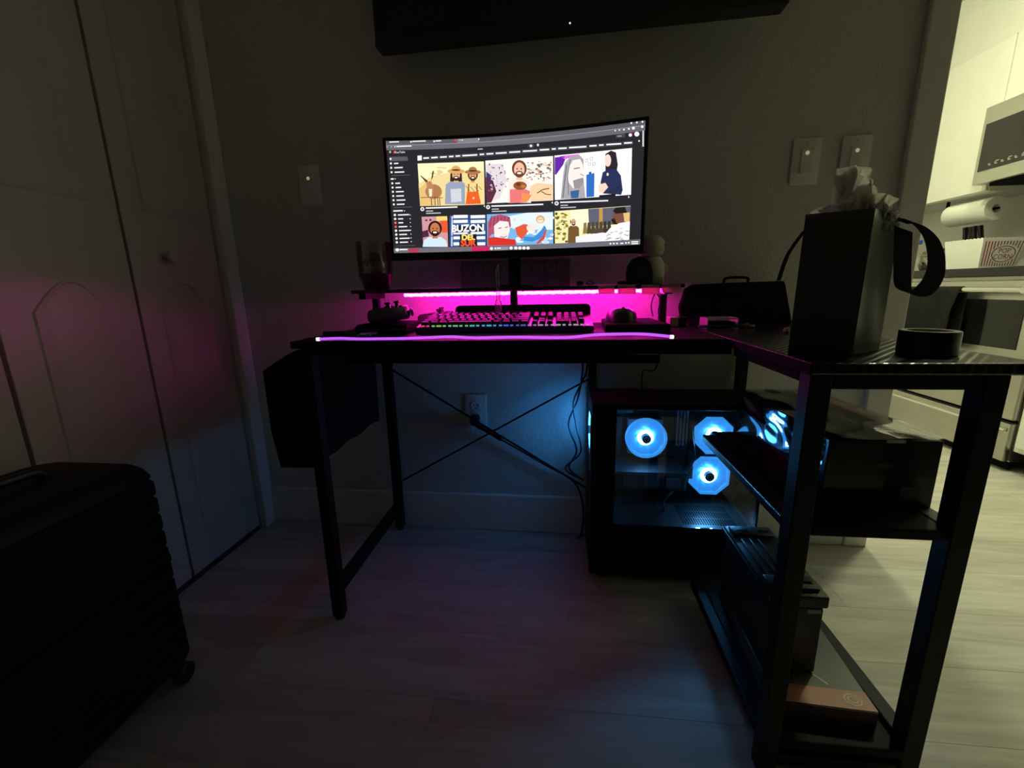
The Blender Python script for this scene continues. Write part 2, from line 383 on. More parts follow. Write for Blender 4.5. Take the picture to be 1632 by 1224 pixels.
# stove
st = thing('stove', 'stainless steel electric range with black oven window and dark cooktop', 'stove', (2.30, 1.02, 0))
obj('body', B(SX+0.03, RX1-0.002, SY0+0.003, SY1-0.003, 0.045, 0.862), M_STEEL, st)
for yy in (SY0+0.06, SY1-0.06):
    for xx in (SX+0.08, RX1-0.08): obj('foot', lathe(bm_new(), [(0.018,0.0005),(0.018,0.03),(0.010,0.045)], (xx,yy,0), 'Z', 12), M_MATTE, st)
obj('door_gap', B(SX+0.027, SX+0.0305, SY0+0.004, SY1-0.004, 0.2225, 0.2375), M_MATTE, st)  # black strip standing in for the shade between door and drawer
obj('kick_panel', B(SX+0.035, SX+0.05, SY0+0.01, SY1-0.01, 0.006, 0.044), M_MATTE, st)
ck = obj('cooktop', B(SX-0.010, RX1-0.06, SY0, SY1, 0.863, 0.905, bev=0.004), M_BGLASS, st)
for (bx, by, br) in ((2.15,0.84,0.10),(2.15,1.21,0.08),(2.42,0.84,0.08),(2.42,1.21,0.10)):
    obj('burner_ring', lathe(bm_new(), [(br,0.9051),(br,0.9056),(br-0.004,0.9056),(br-0.004,0.9051)], (bx,by,0), 'Z', 32, False, False), M_GREYP, ck)
obj('back_guard', B(RX1-0.058, RX1-0.004, SY0, SY1, 0.863, 1.06, bev=0.006), M_STEEL, st)
dr = obj('oven_door', B(SX+0.001, SX+0.029, SY0+0.004, SY1-0.004, 0.238, 0.845, bev=0.006), M_STEEL, st, smooth=True)
obj('oven_window', B(SX-0.002, SX+0.004, SY0+0.055, SY1-0.045, 0.545, 0.760, bev=0.001), M_BGLASS, dr)
hb = bm_new(); cyl(hb, (SX-0.048, SY0+0.03, 0.803), (SX-0.048, SY1-0.03, 0.803), 0.0135, seg=16)
for yy in (SY0+0.06, SY1-0.06): cyl(hb, (SX-0.048, yy, 0.803), (SX+0.002, yy, 0.803), 0.009, seg=10)
obj('door_handle', hb, M_STEELB, dr, smooth=True)
dw = obj('storage_drawer', B(SX+0.001, SX+0.029, SY0+0.004, SY1-0.004, 0.046, 0.222, bev=0.006), M_STEEL, st, smooth=True)
hb = bm_new(); prism(hb, [(SX+0.002, SY0+0.012, 0.203),(SX-0.012, SY0+0.012, 0.199),(SX-0.016, SY0+0.012, 0.190),(SX-0.006, SY0+0.012, 0.186),(SX+0.002, SY0+0.012, 0.184)], (0, SY1-SY0-0.024, 0))
obj('drawer_lip', hb, M_STEELB, dw)
# towel over the oven handle
def towel(u, v):
    y = 0.95 + u*0.37
    fold = 0.012*math.sin(u*9.0+v*1.5) + 0.006*math.sin(u*21+1)
    s = v*0.62
    R = 0.0162
    if s < 0.27: p = (SX-0.048+R+0.004+0.004*math.sin(u*9), y, 0.803-0.27+s)
    elif s < 0.27+PI*R:
        a = (s-0.27)/R; p = (SX-0.048+R*math.cos(a), y, 0.803+R*math.sin(a))
    else:
        d = s-0.27-PI*R; sw = min(1, d/0.1); p = (SX-0.048-R-0.002-abs(fold)*sw, y+0.03*sw*(u-0.5)*-0.6, 0.803-d)
    return p
bm = grid(bm_new(), towel, 30, 44); o = obj('kitchen_towel', bm, mat('charcoal terry', (0.014,0.0145,0.014), 0.95, vary=0.25, scale=80, bump=0.4, bscale=400, spec=0.1), smooth=True)
sm = o.modifiers.new('thick', 'SOLIDIFY'); sm.thickness = 0.0022; sm.offset = 0
tag(o, 'charcoal towel hanging over the oven door handle', 'towel')
# base cabinet to the near side, counter on the far side
bc = thing('base_cabinet', 'white base cabinet right of the stove with a dark toe kick', 'cabinet', (2.3, -0.30, 0))
obj('body', B(SX+0.03, RX1-0.002, -1.25, SY0-0.004, 0.10, 0.868), M_CABW, bc)  # near end runs on out of view, added to bounce light
obj('toe_kick', B(SX+0.085, RX1-0.002, -1.245, SY0-0.01, 0.0005, 0.0995), M_MATTE, bc)
for a, b in ((-0.455,-0.052),(-0.86,-0.459),(-1.245,-0.864)):  # doors of the unseen length added for bounce light
    d = obj('door', B(SX+0.010, SX+0.0295, a, b, 0.125, 0.855, bev=0.003), M_CABW, bc); obj('handle', cyl(bm_new(), (SX-0.012,b-0.04,0.66),(SX-0.012,b-0.04,0.78),0.005), M_STEELB, d, smooth=True)
d = obj('door', B(SX+0.010, SX+0.0295, 0.22, SY0-0.022, 0.125, 0.855, bev=0.003), M_CABW, bc); obj('handle', cyl(bm_new(), (SX-0.012,0.25,0.66),(SX-0.012,0.25,0.78),0.005), M_STEELB, d, smooth=True)
d = obj('door', B(SX+0.010, SX+0.0295, -0.045, 0.214, 0.125, 0.855, bev=0.003), M_CABW, bc); obj('handle', cyl(bm_new(), (SX-0.012,0.18,0.66),(SX-0.012,0.18,0.78),0.005), M_STEELB, d, smooth=True)
tag(obj('countertop', B(SX-0.01, RX1-0.002, -1.26, SY0-0.003, 0.8685, 0.905, bev=0.004), mat('dark laminate',(0.03,0.029,0.027),0.3)), 'dark countertop on the white base cabinet by the stove', 'countertop')  # near end lengthened out of view along with the cabinet
fc = thing('base_cabinet', 'white base cabinet beyond the stove in the kitchen corner', 'cabinet', (2.3, 1.9, 0))
obj('body', B(SX+0.03, RX1-0.002, SY1+0.003, RY1-0.003, 0.10, 0.868), M_CABW, fc)
obj('toe_kick', B(SX+0.085, RX1-0.002, SY1+0.01, RY1-0.01, 0.0005, 0.0995), M_MATTE, fc)
for a, b in ((SY1+0.02, 1.88), (1.888, RY1-0.02)):
    d = obj('door', B(SX+0.010, SX+0.0295, a, b, 0.125, 0.855, bev=0.003), M_CABW, fc); obj('handle', cyl(bm_new(), (SX-0.012,a+0.03,0.66),(SX-0.012,a+0.03,0.78),0.005), M_STEELB, d, smooth=True)
tag(obj('countertop', B(SX-0.01, RX1-0.002, SY1+0.002, RY1-0.002, 0.8685, 0.905, bev=0.004), MATS['dark laminate']), 'dark countertop beyond the stove below the paper towels', 'countertop')
# upper cabinets, soffit
UX = 2.32
def upper(label, y0, y1, z0, z1, nd):
    t = thing('wall_cabinet', label, 'cabinet', (2.48, (y0+y1)/2, z0))
    obj('body', B(UX+0.02, RX1-0.002, y0, y1, z0, z1), M_CABW, t)
    w_ = (y1-y0)/nd
    for k in range(nd):
        d = obj('door', B(UX, UX+0.0195, y0+k*w_+0.002, y0+(k+1)*w_-0.002, z0+0.004, z1-0.004, bev=0.002), M_CABW, t)
upper('white wall cabinet above the paper towel roll', 1.412, RY1-0.01, 1.325, 2.085, 2)
upper('white wall cabinet above the microwave', 0.64, 1.408, 1.745, 2.085, 2)
upper('white wall cabinet nearest, right of the microwave', -1.25, 0.636, 1.37, 2.085, 5)  # near end extended out of view to throw lamp light back
struct('wall_soffit', B(UX+0.012, RX1, 0.111, RY1, 2.087, RH), M_CEIL)
# microwave
mw = thing('microwave', 'stainless over-the-range microwave with a black glass door', 'microwave', (2.44, 1.02, 1.35))
MX = 2.235
obj('body', B(MX+0.02, RX1-0.002, 0.655, 1.400, 1.352, 1.735, bev=0.004), M_STEEL, mw)
md = obj('door', B(MX, MX+0.0195, 0.655, 1.400, 1.352, 1.735, bev=0.005), mat('brushed steel pale', (0.62,0.61,0.56), 0.35, 0.9), mw, smooth=True)
obj('door_glass', B(MX-0.003, MX+0.004, 0.68, 1.378, 1.415, 1.650, bev=0.001), mat('smoked glass',(0.016,0.016,0.015),0.12), md)
bm = bm_new()
for k in range(12):
    yy = 1.315 - k*0.034
    for (dy, dz, ww, hh) in ((0,0,0.010,0.003),(0.004,0.007,0.008,0.003),(-0.003,0.013,0.012,0.003))[:2+(k%2)]:
        box(bm, MX-0.0036, MX-0.0031, yy+dy-ww, yy+dy+ww*0.4, 1.435+dz, 1.435+dz+hh)
obj('keypad_marks', bm, mat('keypad grey',(0.45,0.45,0.42),0.5), md)
obj('vent', B(MX+0.03, RX1-0.05, 0.70, 1.33, 1.335, 1.3515), M_MATTE, mw)
# paper towel roll on a holder below the cabinet
pt = thing('paper_towel_holder', 'dark rod holder fixed under the wall cabinet', 'holder', (2.40,1.58,1.32))
bm = bm_new(); cyl(bm, (2.40,1.405,1.235),(2.40,1.745,1.235),0.006)
obj('rod', bm, M_MATTE, pt, smooth=True)
for yy in (1.742,): obj('bracket', B(2.392,2.408,yy-0.004,yy+0.004,1.225,1.3245), M_MATTE, pt)
o = obj('paper_towel_roll', lathe(bm_new(), [(0.022,1.418),(0.062,1.418),(0.064,1.424),(0.064,1.696),(0.062,1.70),(0.022,1.70),(0.022,1.418)], (2.40,0,1.235), 'Y', 32, False, False), M_PAPER, smooth=True)
tag(o, 'white paper towel roll hanging under the wall cabinet', 'paper towel')
# knife block
kb = thing('knife_block', 'grey knife block with black handles behind the popcorn tub', 'knife block', (2.50,1.62,0.905), 0.0)
bm = bm_new(); prism(bm, [(2.47,1.56,0.9055),(2.59,1.56,0.9055),(2.59,1.56,1.06),(2.55,1.56,1.09),(2.47,1.56,1.01)], (0,0.13,0)); obj('block', bm, mat('grey wood',(0.25,0.24,0.21),0.5), kb)
for i in range(4):
    yy = 1.580+i*0.030
    h = bm_new(); tube(h, [(2.505-0.01*(i%2),yy,1.04),(2.492-0.01*(i%2),yy+0.008,1.10),(2.482-0.006*(i%2),yy+0.014,1.165)], 0.0125, 8); obj('knife_handle', h, M_PLAST, kb, smooth=True)
# popcorn box
pc = thing('popcorn_box', 'white scalloped popcorn tub with red stripes and POP CORN oval', 'popcorn box', (2.259,1.286,0.905))
PB = Vector((2.259,1.286,0.906)); ang = math.radians(6)
def pbx(u, v, zz, fl):
    # u along long side, v depth, flare with height
    k = 1 + fl*(zz/0.15)*0.22
    a = Vector((math.cos(ang), math.sin(ang), 0)); b = Vector((-math.sin(ang), math.cos(ang), 0))
    return PB + a*(u*k) + b*(v*k) + Vector((0,0,zz))
hl, hd, H = 0.090, 0.084, 0.155
# corner order: the visible faces look to -x and -y
def side(c0, c1, name, n=11):
    bm = bm_new(); lo = []; hi = []
    N = n*4
    for i in range(N+1):
        t = i/N; u = c0[0]+(c1[0]-c0[0])*t; v = c0[1]+(c1[1]-c0[1])*t
        sc = 0.005*abs(math.sin(PI*t*n))
        lo.append(bm.verts.new(pbx(u,v,0,1))); hi.append(bm.verts.new(pbx(u,v,H-0.005+sc,1)))
    for i in range(N): bm.faces.new((lo[i],lo[i+1],hi[i+1],hi[i]))
    o = obj(name, bm, M_PAPER, pc); s = o.modifiers.new('thick','SOLIDIFY'); s.thickness = 0.0016; s.offset = 0
    return o
cs = [(-hl,-hd),(hl,-hd),(hl,hd),(-hl,hd)]
sides = [side(cs[i], cs[(i+1)%4], 'side_panel') for i in range(4)]
bm = bm_new(); bm.faces.new([bm.verts.new(pbx(a*0.99,b*0.99,0.0015,1)) for a, b in cs]); obj('bottom', bm, M_PAPER, pc)
# printed stripes and oval on the face that looks to the camera side (cs[3]->cs[0] or cs[0]->cs[1])
M_RED = mat('red print', (0.42,0.03,0.09), 0.6); M_BRN = mat('brown print', (0.20,0.08,0.05), 0.6); M_PALE = mat('pale print', (0.80,0.70,0.55), 0.7)
def facept(c0, c1, t, zz, out):
    u = c0[0]+(c1[0]-c0[0])*t; v = c0[1]+(c1[1]-c0[1])*t
    p = pbx(u, v, zz, 1); n = Vector((p.x-PB.x, p.y-PB.y, 0))
    a = pbx(c1[0],c1[1],0,1)-pbx(c0[0],c0[1],0,1); nn = Vector((a.y,-a.x,0)).normalized()
    if nn.dot(n) < 0: nn = -nn
    return p + nn*out
c0, c1 = cs[3], cs[0]
def print_face(c0, c1):
    for k in range(13):
        t = 0.06+k*0.0733
        rng = [(0.012,0.136)]
        if 0.26 < t < 0.90:
            h = 0.043*math.sqrt(max(0,1-((t-0.58)/0.34)**2)); rng = [(0.012,0.072-h-0.004),(0.072+h+0.004,0.136)]
        for z0, z1 in rng:
            if z1-z0 < 0.006: continue
            bm = bm_new(); bm.faces.new([bm.verts.new(facept(c0,c1,tt,zz,0.0013)) for tt, zz in ((t,z0),(t+0.030,z0),(t+0.030,z1),(t,z1))])
            obj('stripe', bm, M_RED if t<0.3 else M_BRN, pc)
    bm = bm_new(); N = 40; ro = []; ri = []
    for i in range(N):
        a = 2*PI*i/N; ro.append(bm.verts.new(facept(c0,c1,0.58+0.31*math.cos(a),0.072+0.041*math.sin(a),0.0016))); ri.append(bm.verts.new(facept(c0,c1,0.58+0.285*math.cos(a),0.072+0.0375*math.sin(a),0.0016)))
    for i in range(N): bm.faces.new((ro[i],ro[(i+1)%N],ri[(i+1)%N],ri[i]))
    obj('oval', bm, M_BRN, pc)
    ux = facept(c0,c1,1,0.07,0)-facept(c0,c1,0,0.07,0)
    uy = facept(c0,c1,0.5,0.14,0)-facept(c0,c1,0.5,0.0,0)
    for s, zz in (('POP',0.087),('CORN',0.058)):
        bm = text_bm(bm_new(), s, facept(c0,c1,0.58,zz,0.0019), ux, uy, 0.034); obj('lettering', bm, M_RED, pc)
print_face(cs[0], cs[1])
# snack pouch, foil bag
def pillow(cx, cy, z0, wx, wy, h, amp, seed):
    rnd = random.Random(seed); ph = [rnd.uniform(0,6) for _ in range(8)]
    def f(u, v):
        a = 2*PI*u; s = math.sin(PI*min(1,max(0,v)))**0.5
        prof = 0.35+0.65*math.sin(PI*(0.12+0.76*v))
        r = 1 + amp*(math.sin(5*a+ph[0]+7*v)+math.sin(9*a+ph[1]-11*v)*0.7+math.sin(14*a+ph[2]+17*v)*0.5)
        return (cx+wx*prof*r*math.cos(a)*(1-0.75*max(0,v-0.8)/0.2), cy+wy*r*math.sin(a), z0+h*v)
    bm = grid(bm_new(), f, 48, 28); bmesh.ops.remove_doubles(bm, verts=bm.verts, dist=1e-5); bmesh.ops.holes_fill(bm, edges=[e for e in bm.edges if e.is_boundary], sides=0); return bm
o = obj('foil_bag', pillow(2.20,1.520,0.9065,0.05,0.068,0.125,0.07,3), mat('crinkled foil',(0.22,0.21,0.19),0.18,0.9,vary=0.7,scale=45), smooth=True)
tag(o, 'crinkled dark foil bag beside the popcorn tub', 'bag')
o = thing('snack_pouch', 'white snack pouch with a blue top corner behind the ribbon loop', 'bag', (2.16,1.63,0.905))
obj('pouch', pillow(2.16,1.655,0.9065,0.03,0.050,0.17,0.03,5), M_PAPER, o, smooth=True)
obj('blue_seal', B(2.135,2.18,1.585,1.65,1.066,1.092,bev=0.004), mat('blue print',(0.03,0.08,0.5),0.4), o)
obj('dark_print', B(2.122,2.126,1.63,1.655,0.98,1.03), M_GREYP, o)
# ------------------------------------------------------------------ the desk
DT = 0.742                                    # desk top height
dk = thing('l_shaped_desk', 'black L-shaped desk with ribbed top, steel frame and side shelves', 'desk', (0.0,-0.3,0))
obj('main_top', prism(bm_new(), [(x,y,DT-0.017) for x, y in ((-0.614,-0.480),(0.344,-0.480),(0.344,-0.022),(0.085,-0.022),(0.085,-0.072),(-0.545,-0.072),(-0.545,-0.022),(-0.614,-0.022))], (0,0,0.017), 0.002), M_BOARDM, dk)  # rear notch shaped to leak pink strip light below the desk
obj('edge_band', B(0.3432, 0.3454, -0.772, -0.4805, DT-0.0165, DT-0.0008), M_MATTE, dk)  # matte strip added over the wing edge to dim pink glare
obj('wing_top', B(0.3455, 0.634, -0.772, -0.022, DT-0.017, DT, bev=0.003), M_BOARD, dk)
def sq(name, x0, x1, y0, y1, z0, z1): return obj(name, B(x0, x1, y0, y1, z0, z1, bev=0.002), M_BLK, dk)
TS = 0.028
for (lx, ly) in ((-0.595,-0.488+0.008),(-0.592,-0.043)):
    l = sq('leg', lx, lx+TS, ly, ly+TS, 0.012, DT-0.018); obj('foot', lathe(bm_new(), [(0.012,0.0004),(0.013,0.006),(0.009,0.0118)], (lx+TS/2,ly+TS/2,0), 'Z', 12), M_PLAST, l)
sq('side_rail', -0.594, -0.567, -0.451, -0.044, 0.075, 0.103)
sq('side_rail', -0.594, -0.567, -0.451, -0.044, DT-0.046, DT-0.018)
sq('front_rail', -0.566, 0.350, -0.478, -0.452, DT-0.032, DT-0.018)
sq('back_rail', -0.563, 0.538, -0.104, -0.078, DT-0.044, DT-0.018)
l = sq('leg', 0.090, 0.090+0.024, -0.040, -0.016, 0.0, DT-0.018)
l = sq('leg', 0.540, 0.540+TS, -0.043, -0.015, 0.0, DT-0.018)
# wing uprights
for lx in (0.352, 0.575):
    sq('leg', lx, lx+0.030, -0.760, -0.730, 0.0, DT-0.018)
sq('leg', 0.575, 0.605, -0.335, -0.305, 0.0, 0.467)
sq('end_rail', 0.383, 0.574, -0.758, -0.732, DT-0.040, DT-0.018)
obj('wing_rail', B(0.352, 0.372, -0.729, -0.480, DT-0.034, DT-0.018, bev=0.002), M_MATTE, dk)
sq('wing_rail', 0.585, 0.605, -0.729, -0.044, DT-0.040, DT-0.018)
obj('shelf', B(0.383, 0.574, -0.757, -0.310, 0.470, 0.488, bev=0.003), M_BOARDM, dk)
obj('shelf_edge', B(0.352, 0.3825, -0.729, -0.336, 0.470, 0.488, bev=0.003), wave_bump(mat('ribbed edge',(0.008,0.008,0.009),0.3), 'Y', 60, 0.6, 0.001), dk)
obj('shelf_edge', B(0.575, 0.604, -0.729, -0.336, 0.470, 0.488, bev=0.003), MATS['ribbed edge'], dk)
obj('lower_shelf', B(0.376, 0.578, -0.760, -0.312, 0.062, 0.080, bev=0.003), M_BOARDM, dk)
sq('lower_rail', 0.352, 0.3755, -0.729, -0.336, 0.056, 0.080)
sq('lower_rail', 0.579, 0.604, -0.729, -0.336, 0.032, 0.082)
sq('shelf_lip', 0.576, 0.604, -0.729, -0.336, 0.0825, 0.092)
sq('lower_rail', 0.383, 0.574, -0.758, -0.734, 0.022, 0.048)
# crossed rods with centre plate on the back frame
def rod(a, b, r): return obj('cross_brace', tube(bm_new(), [a, b], r, 8), M_BLK, dk, smooth=True)
XA = [(-0.562,-0.0405,0.597),(0.098,-0.0405,0.184),(0.098,-0.0475,0.571),(-0.560,-0.0475,0.193)]
rod(XA[0], XA[1], 0.0036); rod(XA[2], XA[3], 0.0032)
mid = Vector((-0.231,-0.0565,0.386)); dvec = (Vector(XA[1])-Vector(XA[0])).normalized()
obj('brace_plate', tube(bm_new(), [mid-dvec*0.075, mid+dvec*0.045], 0.0075, 8), M_BLK, dk, smooth=True)
# tray screwed under the top
tr = thing('cable_tray', 'thin black cable tray mounted under the desk top', 'tray', (-0.12,-0.42,DT-0.06))
obj('tray_body', B(-0.50, 0.215, -0.450, -0.300, DT-0.056, DT-0.0335, bev=0.003), M_MATTE, tr)
for xx in (-0.44, 0.15): obj('bracket', B(xx, xx+0.02, -0.44, -0.31, DT-0.0335, DT-0.0172), M_MATTE, tr)
# cable hanging between tray and computer
o = obj('cable', tube(bm_new(), smooth_path([(0.20,-0.395,DT-0.052),(0.228,-0.36,DT-0.062),(0.235,-0.30,DT-0.10),(0.226,-0.20,0.62),(0.232,-0.18,0.5445)]), 0.0022, 6), M_PLAST, smooth=True)
tag(o, 'thin black cable hanging from the desk down to the computer', 'cable')
for k, (dx, r_) in enumerate(((0.0, 0.0035), (0.012, 0.003))):
    o = obj('cable', tube(bm_new(), smooth_path([(0.064+dx,-0.052-dx,0.70),(0.070+dx,-0.056-dx,0.60),(0.055-dx,-0.058-dx,0.50),(0.028+dx*2,-0.06-dx,0.42),(0.055+dx,-0.058-dx,0.33),(0.030-dx,-0.056-dx,0.27),(0.068+dx,-0.055-dx,0.23)]), r_, 6), M_PLAST, smooth=True)
    tag(o, ('black cable looping behind the computer, nearer the cross brace', 'thinner black cable looping close along the computer back')[k], 'cable')
# hanging pouch at the left end
po = thing('side_pouch', 'black fabric storage pouch hanging at the left end of the desk', 'pouch', (-0.65,-0.26,0.43))
bm = bm_new()
def pouch_sec(y): return [(-0.598,y,0.715),(-0.604,y,0.430),(-0.688,y,0.428),(-0.700,y,0.520),(-0.699,y,0.672),(-0.630,y,0.712)]
n = 10; secs = []
for i in range(n+1):
    y = -0.470 + i*(0.40/n); bul = 0.006*math.sin(PI*i/n)
    secs.append([bm.verts.new((x-bul*(1 if x < -0.62 else 0), y, z+0.004*math.sin(i*1.7))) for x, _, z in pouch_sec(y)])
for a, b in zip(secs, secs[1:]):
    for k in range(6): bm.faces.new((a[k], a[(k+1)%6], b[(k+1)%6], b[k]))
bm.faces.new(secs[0][::-1]); bm.faces.new(secs[-1])
obj('pouch_body', bm, M_FAB, po)
for yy in (-0.40, -0.14): obj('hook', B(-0.6215,-0.6165,yy-0.012,yy+0.012,0.70,0.7415), M_BLK, po)

# ------------------------------------------------------------------ riser shelf with its lights
RZ = 0.855
rs = thing('riser_shelf', 'long black riser shelf standing along the back of the desk', 'shelf', (-0.13,-0.12,DT))
obj('board', B(-0.594, 0.323, -0.205, -0.068, RZ-0.010, RZ, bev=0.0015), M_BOARD, rs)
for sx, xx in ((-1,-0.565),(1,0.281)):
    obj('post', B(xx-0.002, xx+0.016, -0.128, -0.110, DT+0.0005, RZ-0.0265), M_BLK, rs)
    obj('cross_bar', B(xx-0.008, xx+0.012, -0.200, -0.060, RZ-0.0262, RZ-0.0104), M_BLK, rs)
obj('post', B(-0.142, -0.122, -0.162, -0.146, DT+0.0005, RZ-0.0104), M_BLK, rs)
# LED strip under the shelf
ls = thing('light_strip', 'glowing hot-pink LED strip under the riser shelf', 'light strip', (-0.08,-0.115,RZ-0.02))
N = 150; pts = []; rad = []
for i in range(N+1):
    t = i/N; pts.append((-0.462+t*0.735, -0.134, RZ-0.0172+0.0006*math.sin(i*1.1))); rad.append(0.0046+0.0006*math.sin(i*1.9))
obj('glowing_tube', tube(bm_new(), pts, 0.004, 8, rad), emis('pink led', PINK, PINK_STRENGTH), ls, smooth=True)
obj('backing', B(-0.464, 0.275, -0.140, -0.128, RZ-0.0125, RZ-0.0106), M_WHITEP, ls)
# neon rope along the front edge
ne = thing('neon_rope', 'glowing purple neon rope lying along the front edge of the desk', 'light strip', (-0.16,-0.46,DT))
zz = [0.0045,0.0062,0.0045,0.0045,0.0045,0.0060,0.0074,0.0048,0.0058,0.0060,0.0045,0.0045,0.0092,0.0105,0.0100,0.0045]
P = [(-0.550+0.780*i/15, -0.471-0.003*math.sin(i*0.9), DT+zz[i]) for i in range(16)]
obj('glowing_tube', tube(bm_new(), smooth_path(P, 6), 0.0030, 10), emis('purple neon', NEON, NEON_STRENGTH), ne, smooth=True)
for p in (P[0], P[-1]): obj('end_cap', B(p[0]-0.004, p[0]+0.004, p[1]-0.0035, p[1]+0.0035, DT+0.0006, p[2]+0.0035, bev=0.001), emis('neon end', (1.0,0.75,0.8), 1.6), ne)
obj('backing', B(-0.535, -0.45, -0.4795, -0.4755, DT+0.0003, DT+0.0022), mat('silver tape',(0.5,0.48,0.5),0.3,0.6), ne)
# sticky notes hanging from the front edge of the riser
M_NOTE = mat('pale note paper', (0.78,0.62,0.50), 0.9, vary=0.03)
nt = M_NOTE.node_tree; tl_ = nt.nodes.new('ShaderNodeBsdfTranslucent'); tl_.inputs[0].default_value = (0.75,0.6,0.5,1); mx_ = nt.nodes.new('ShaderNodeMixShader'); mx_.inputs[0].default_value = 0.6
nt.links.new(nt.nodes['Principled BSDF'].outputs[0], mx_.inputs[1]); nt.links.new(tl_.outputs[0], mx_.inputs[2]); nt.links.new(mx_.outputs[0], nt.nodes['Material Output'].inputs[0])
for k, (a, b, lab) in enumerate(((953,979,'leftmost of four sticky notes hanging from the riser shelf edge'),(984,1013,'second sticky note from the left on the riser shelf edge'),
                                 (1022,1051,'third sticky note from the left on the riser shelf edge'),(1053,1084,'rightmost sticky note, curling up at the end of the riser shelf'))):
    x0 = ony(a,465,-0.207).x; x1 = ony(b,465,-0.207).x; curl = 0.004 if k < 3 else 0.016
    f = lambda u, v, x0=x0, x1=x1, curl=curl, k=k: (x0+(x1-x0)*u+(0.004*v*v if k==3 else 0.001*v), -0.2066-curl*v*v, RZ-0.0015-v*(0.021+0.0015*k*(k<3)))
    o = obj('sticky_note', grid(bm_new(), f, 4, 6), M_NOTE, smooth=True); s = o.modifiers.new('thick','SOLIDIFY'); s.thickness = 0.0004; s.offset = 0
    tag(o, lab, 'sticky note', 'sticky notes on the riser shelf')
# ------------------------------------------------------------------ curved monitor
MC = Vector((-0.132, -0.150, 0)); MR = 1.80; MYAW = math.radians(-2.9)
MW, MH, MZ0 = 0.698, 0.320, 0.935
mn = thing('curved_monitor', 'curved ultrawide black monitor showing a bright video page', 'monitor', (MC.x, MC.y, RZ))
def mpt(s, z, d):
    """s: arc position from centre (m), z: world height, d: distance in front of the glass (towards the viewer)"""
    a = s/MR; x = (MR-d)*math.sin(a); y = -(MR-d)*math.cos(a) + MR     # centre farthest, ends nearer to the viewer
    p = Vector((x, -(y), 0)); p.y = -(MR - (MR-d)*math.cos(a))
    c, s_ = math.cos(MYAW), math.sin(MYAW)
    return Vector((MC.x + p.x*c - p.y*s_, MC.y + p.x*s_ + p.y*c, z))
def mbox(bm, s0, s1, z0, z1, d0, d1, n=24):
    rows = []
    for i in range(n+1):
        s = s0+(s1-s0)*i/n; rows.append([bm.verts.new(mpt(s,z,d)) for z, d in ((z0,d0),(z0,d1),(z1,d1),(z1,d0))])
    for a, b in zip(rows, rows[1:]):
        for k in range(4): bm.faces.new((a[k], a[(k+1)%4], b[(k+1)%4], b[k]))
    bm.faces.new(rows[0][::-1]); bm.faces.new(rows[-1]); return bm
obj('casing', mbox(bm_new(), -MW/2, MW/2, MZ0, MZ0+MH, -0.022, -0.0005), M_PLAST, mn)
bz = bm_new(); BT, BS, BB = 0.008, 0.008, 0.021
mbox(bz, -MW/2, MW/2, MZ0+MH-BT, MZ0+MH, 0, 0.002); mbox(bz, -MW/2, MW/2, MZ0, MZ0+BB, 0, 0.002)
mbox(bz, -MW/2, -MW/2+BS, MZ0+BB, MZ0+MH-BT, 0, 0.002, 2); mbox(bz, MW/2-BS, MW/2, MZ0+BB, MZ0+MH-BT, 0, 0.002, 2)
bezel = obj('bezel', bz, M_PLAST, mn)
bm = bm_new(); text_bm(bm, 'SCEPTRE', (0,0,0), (1,0,0), (0,0,1), 0.0125)
for v in bm.verts: v.co = mpt(v.co.x - 0.003, MZ0+BB/2+v.co.z, 0.0024)
obj('lettering', bm, mat('grey print', (0.10,0.10,0.10), 0.6), bezel)
obj('neck', B(-0.150,-0.114,-0.126,-0.110,RZ+0.006,1.06,bev=0.004), M_PLAST, mn)
obj('stand_base', lathe(bm_new(), [(0.055,0.0004),(0.055,0.004),(0.048,0.0062),(0.02,0.0064)], (-0.132,-0.118,RZ), 'Z', 32), M_PLAST, mn, smooth=True)
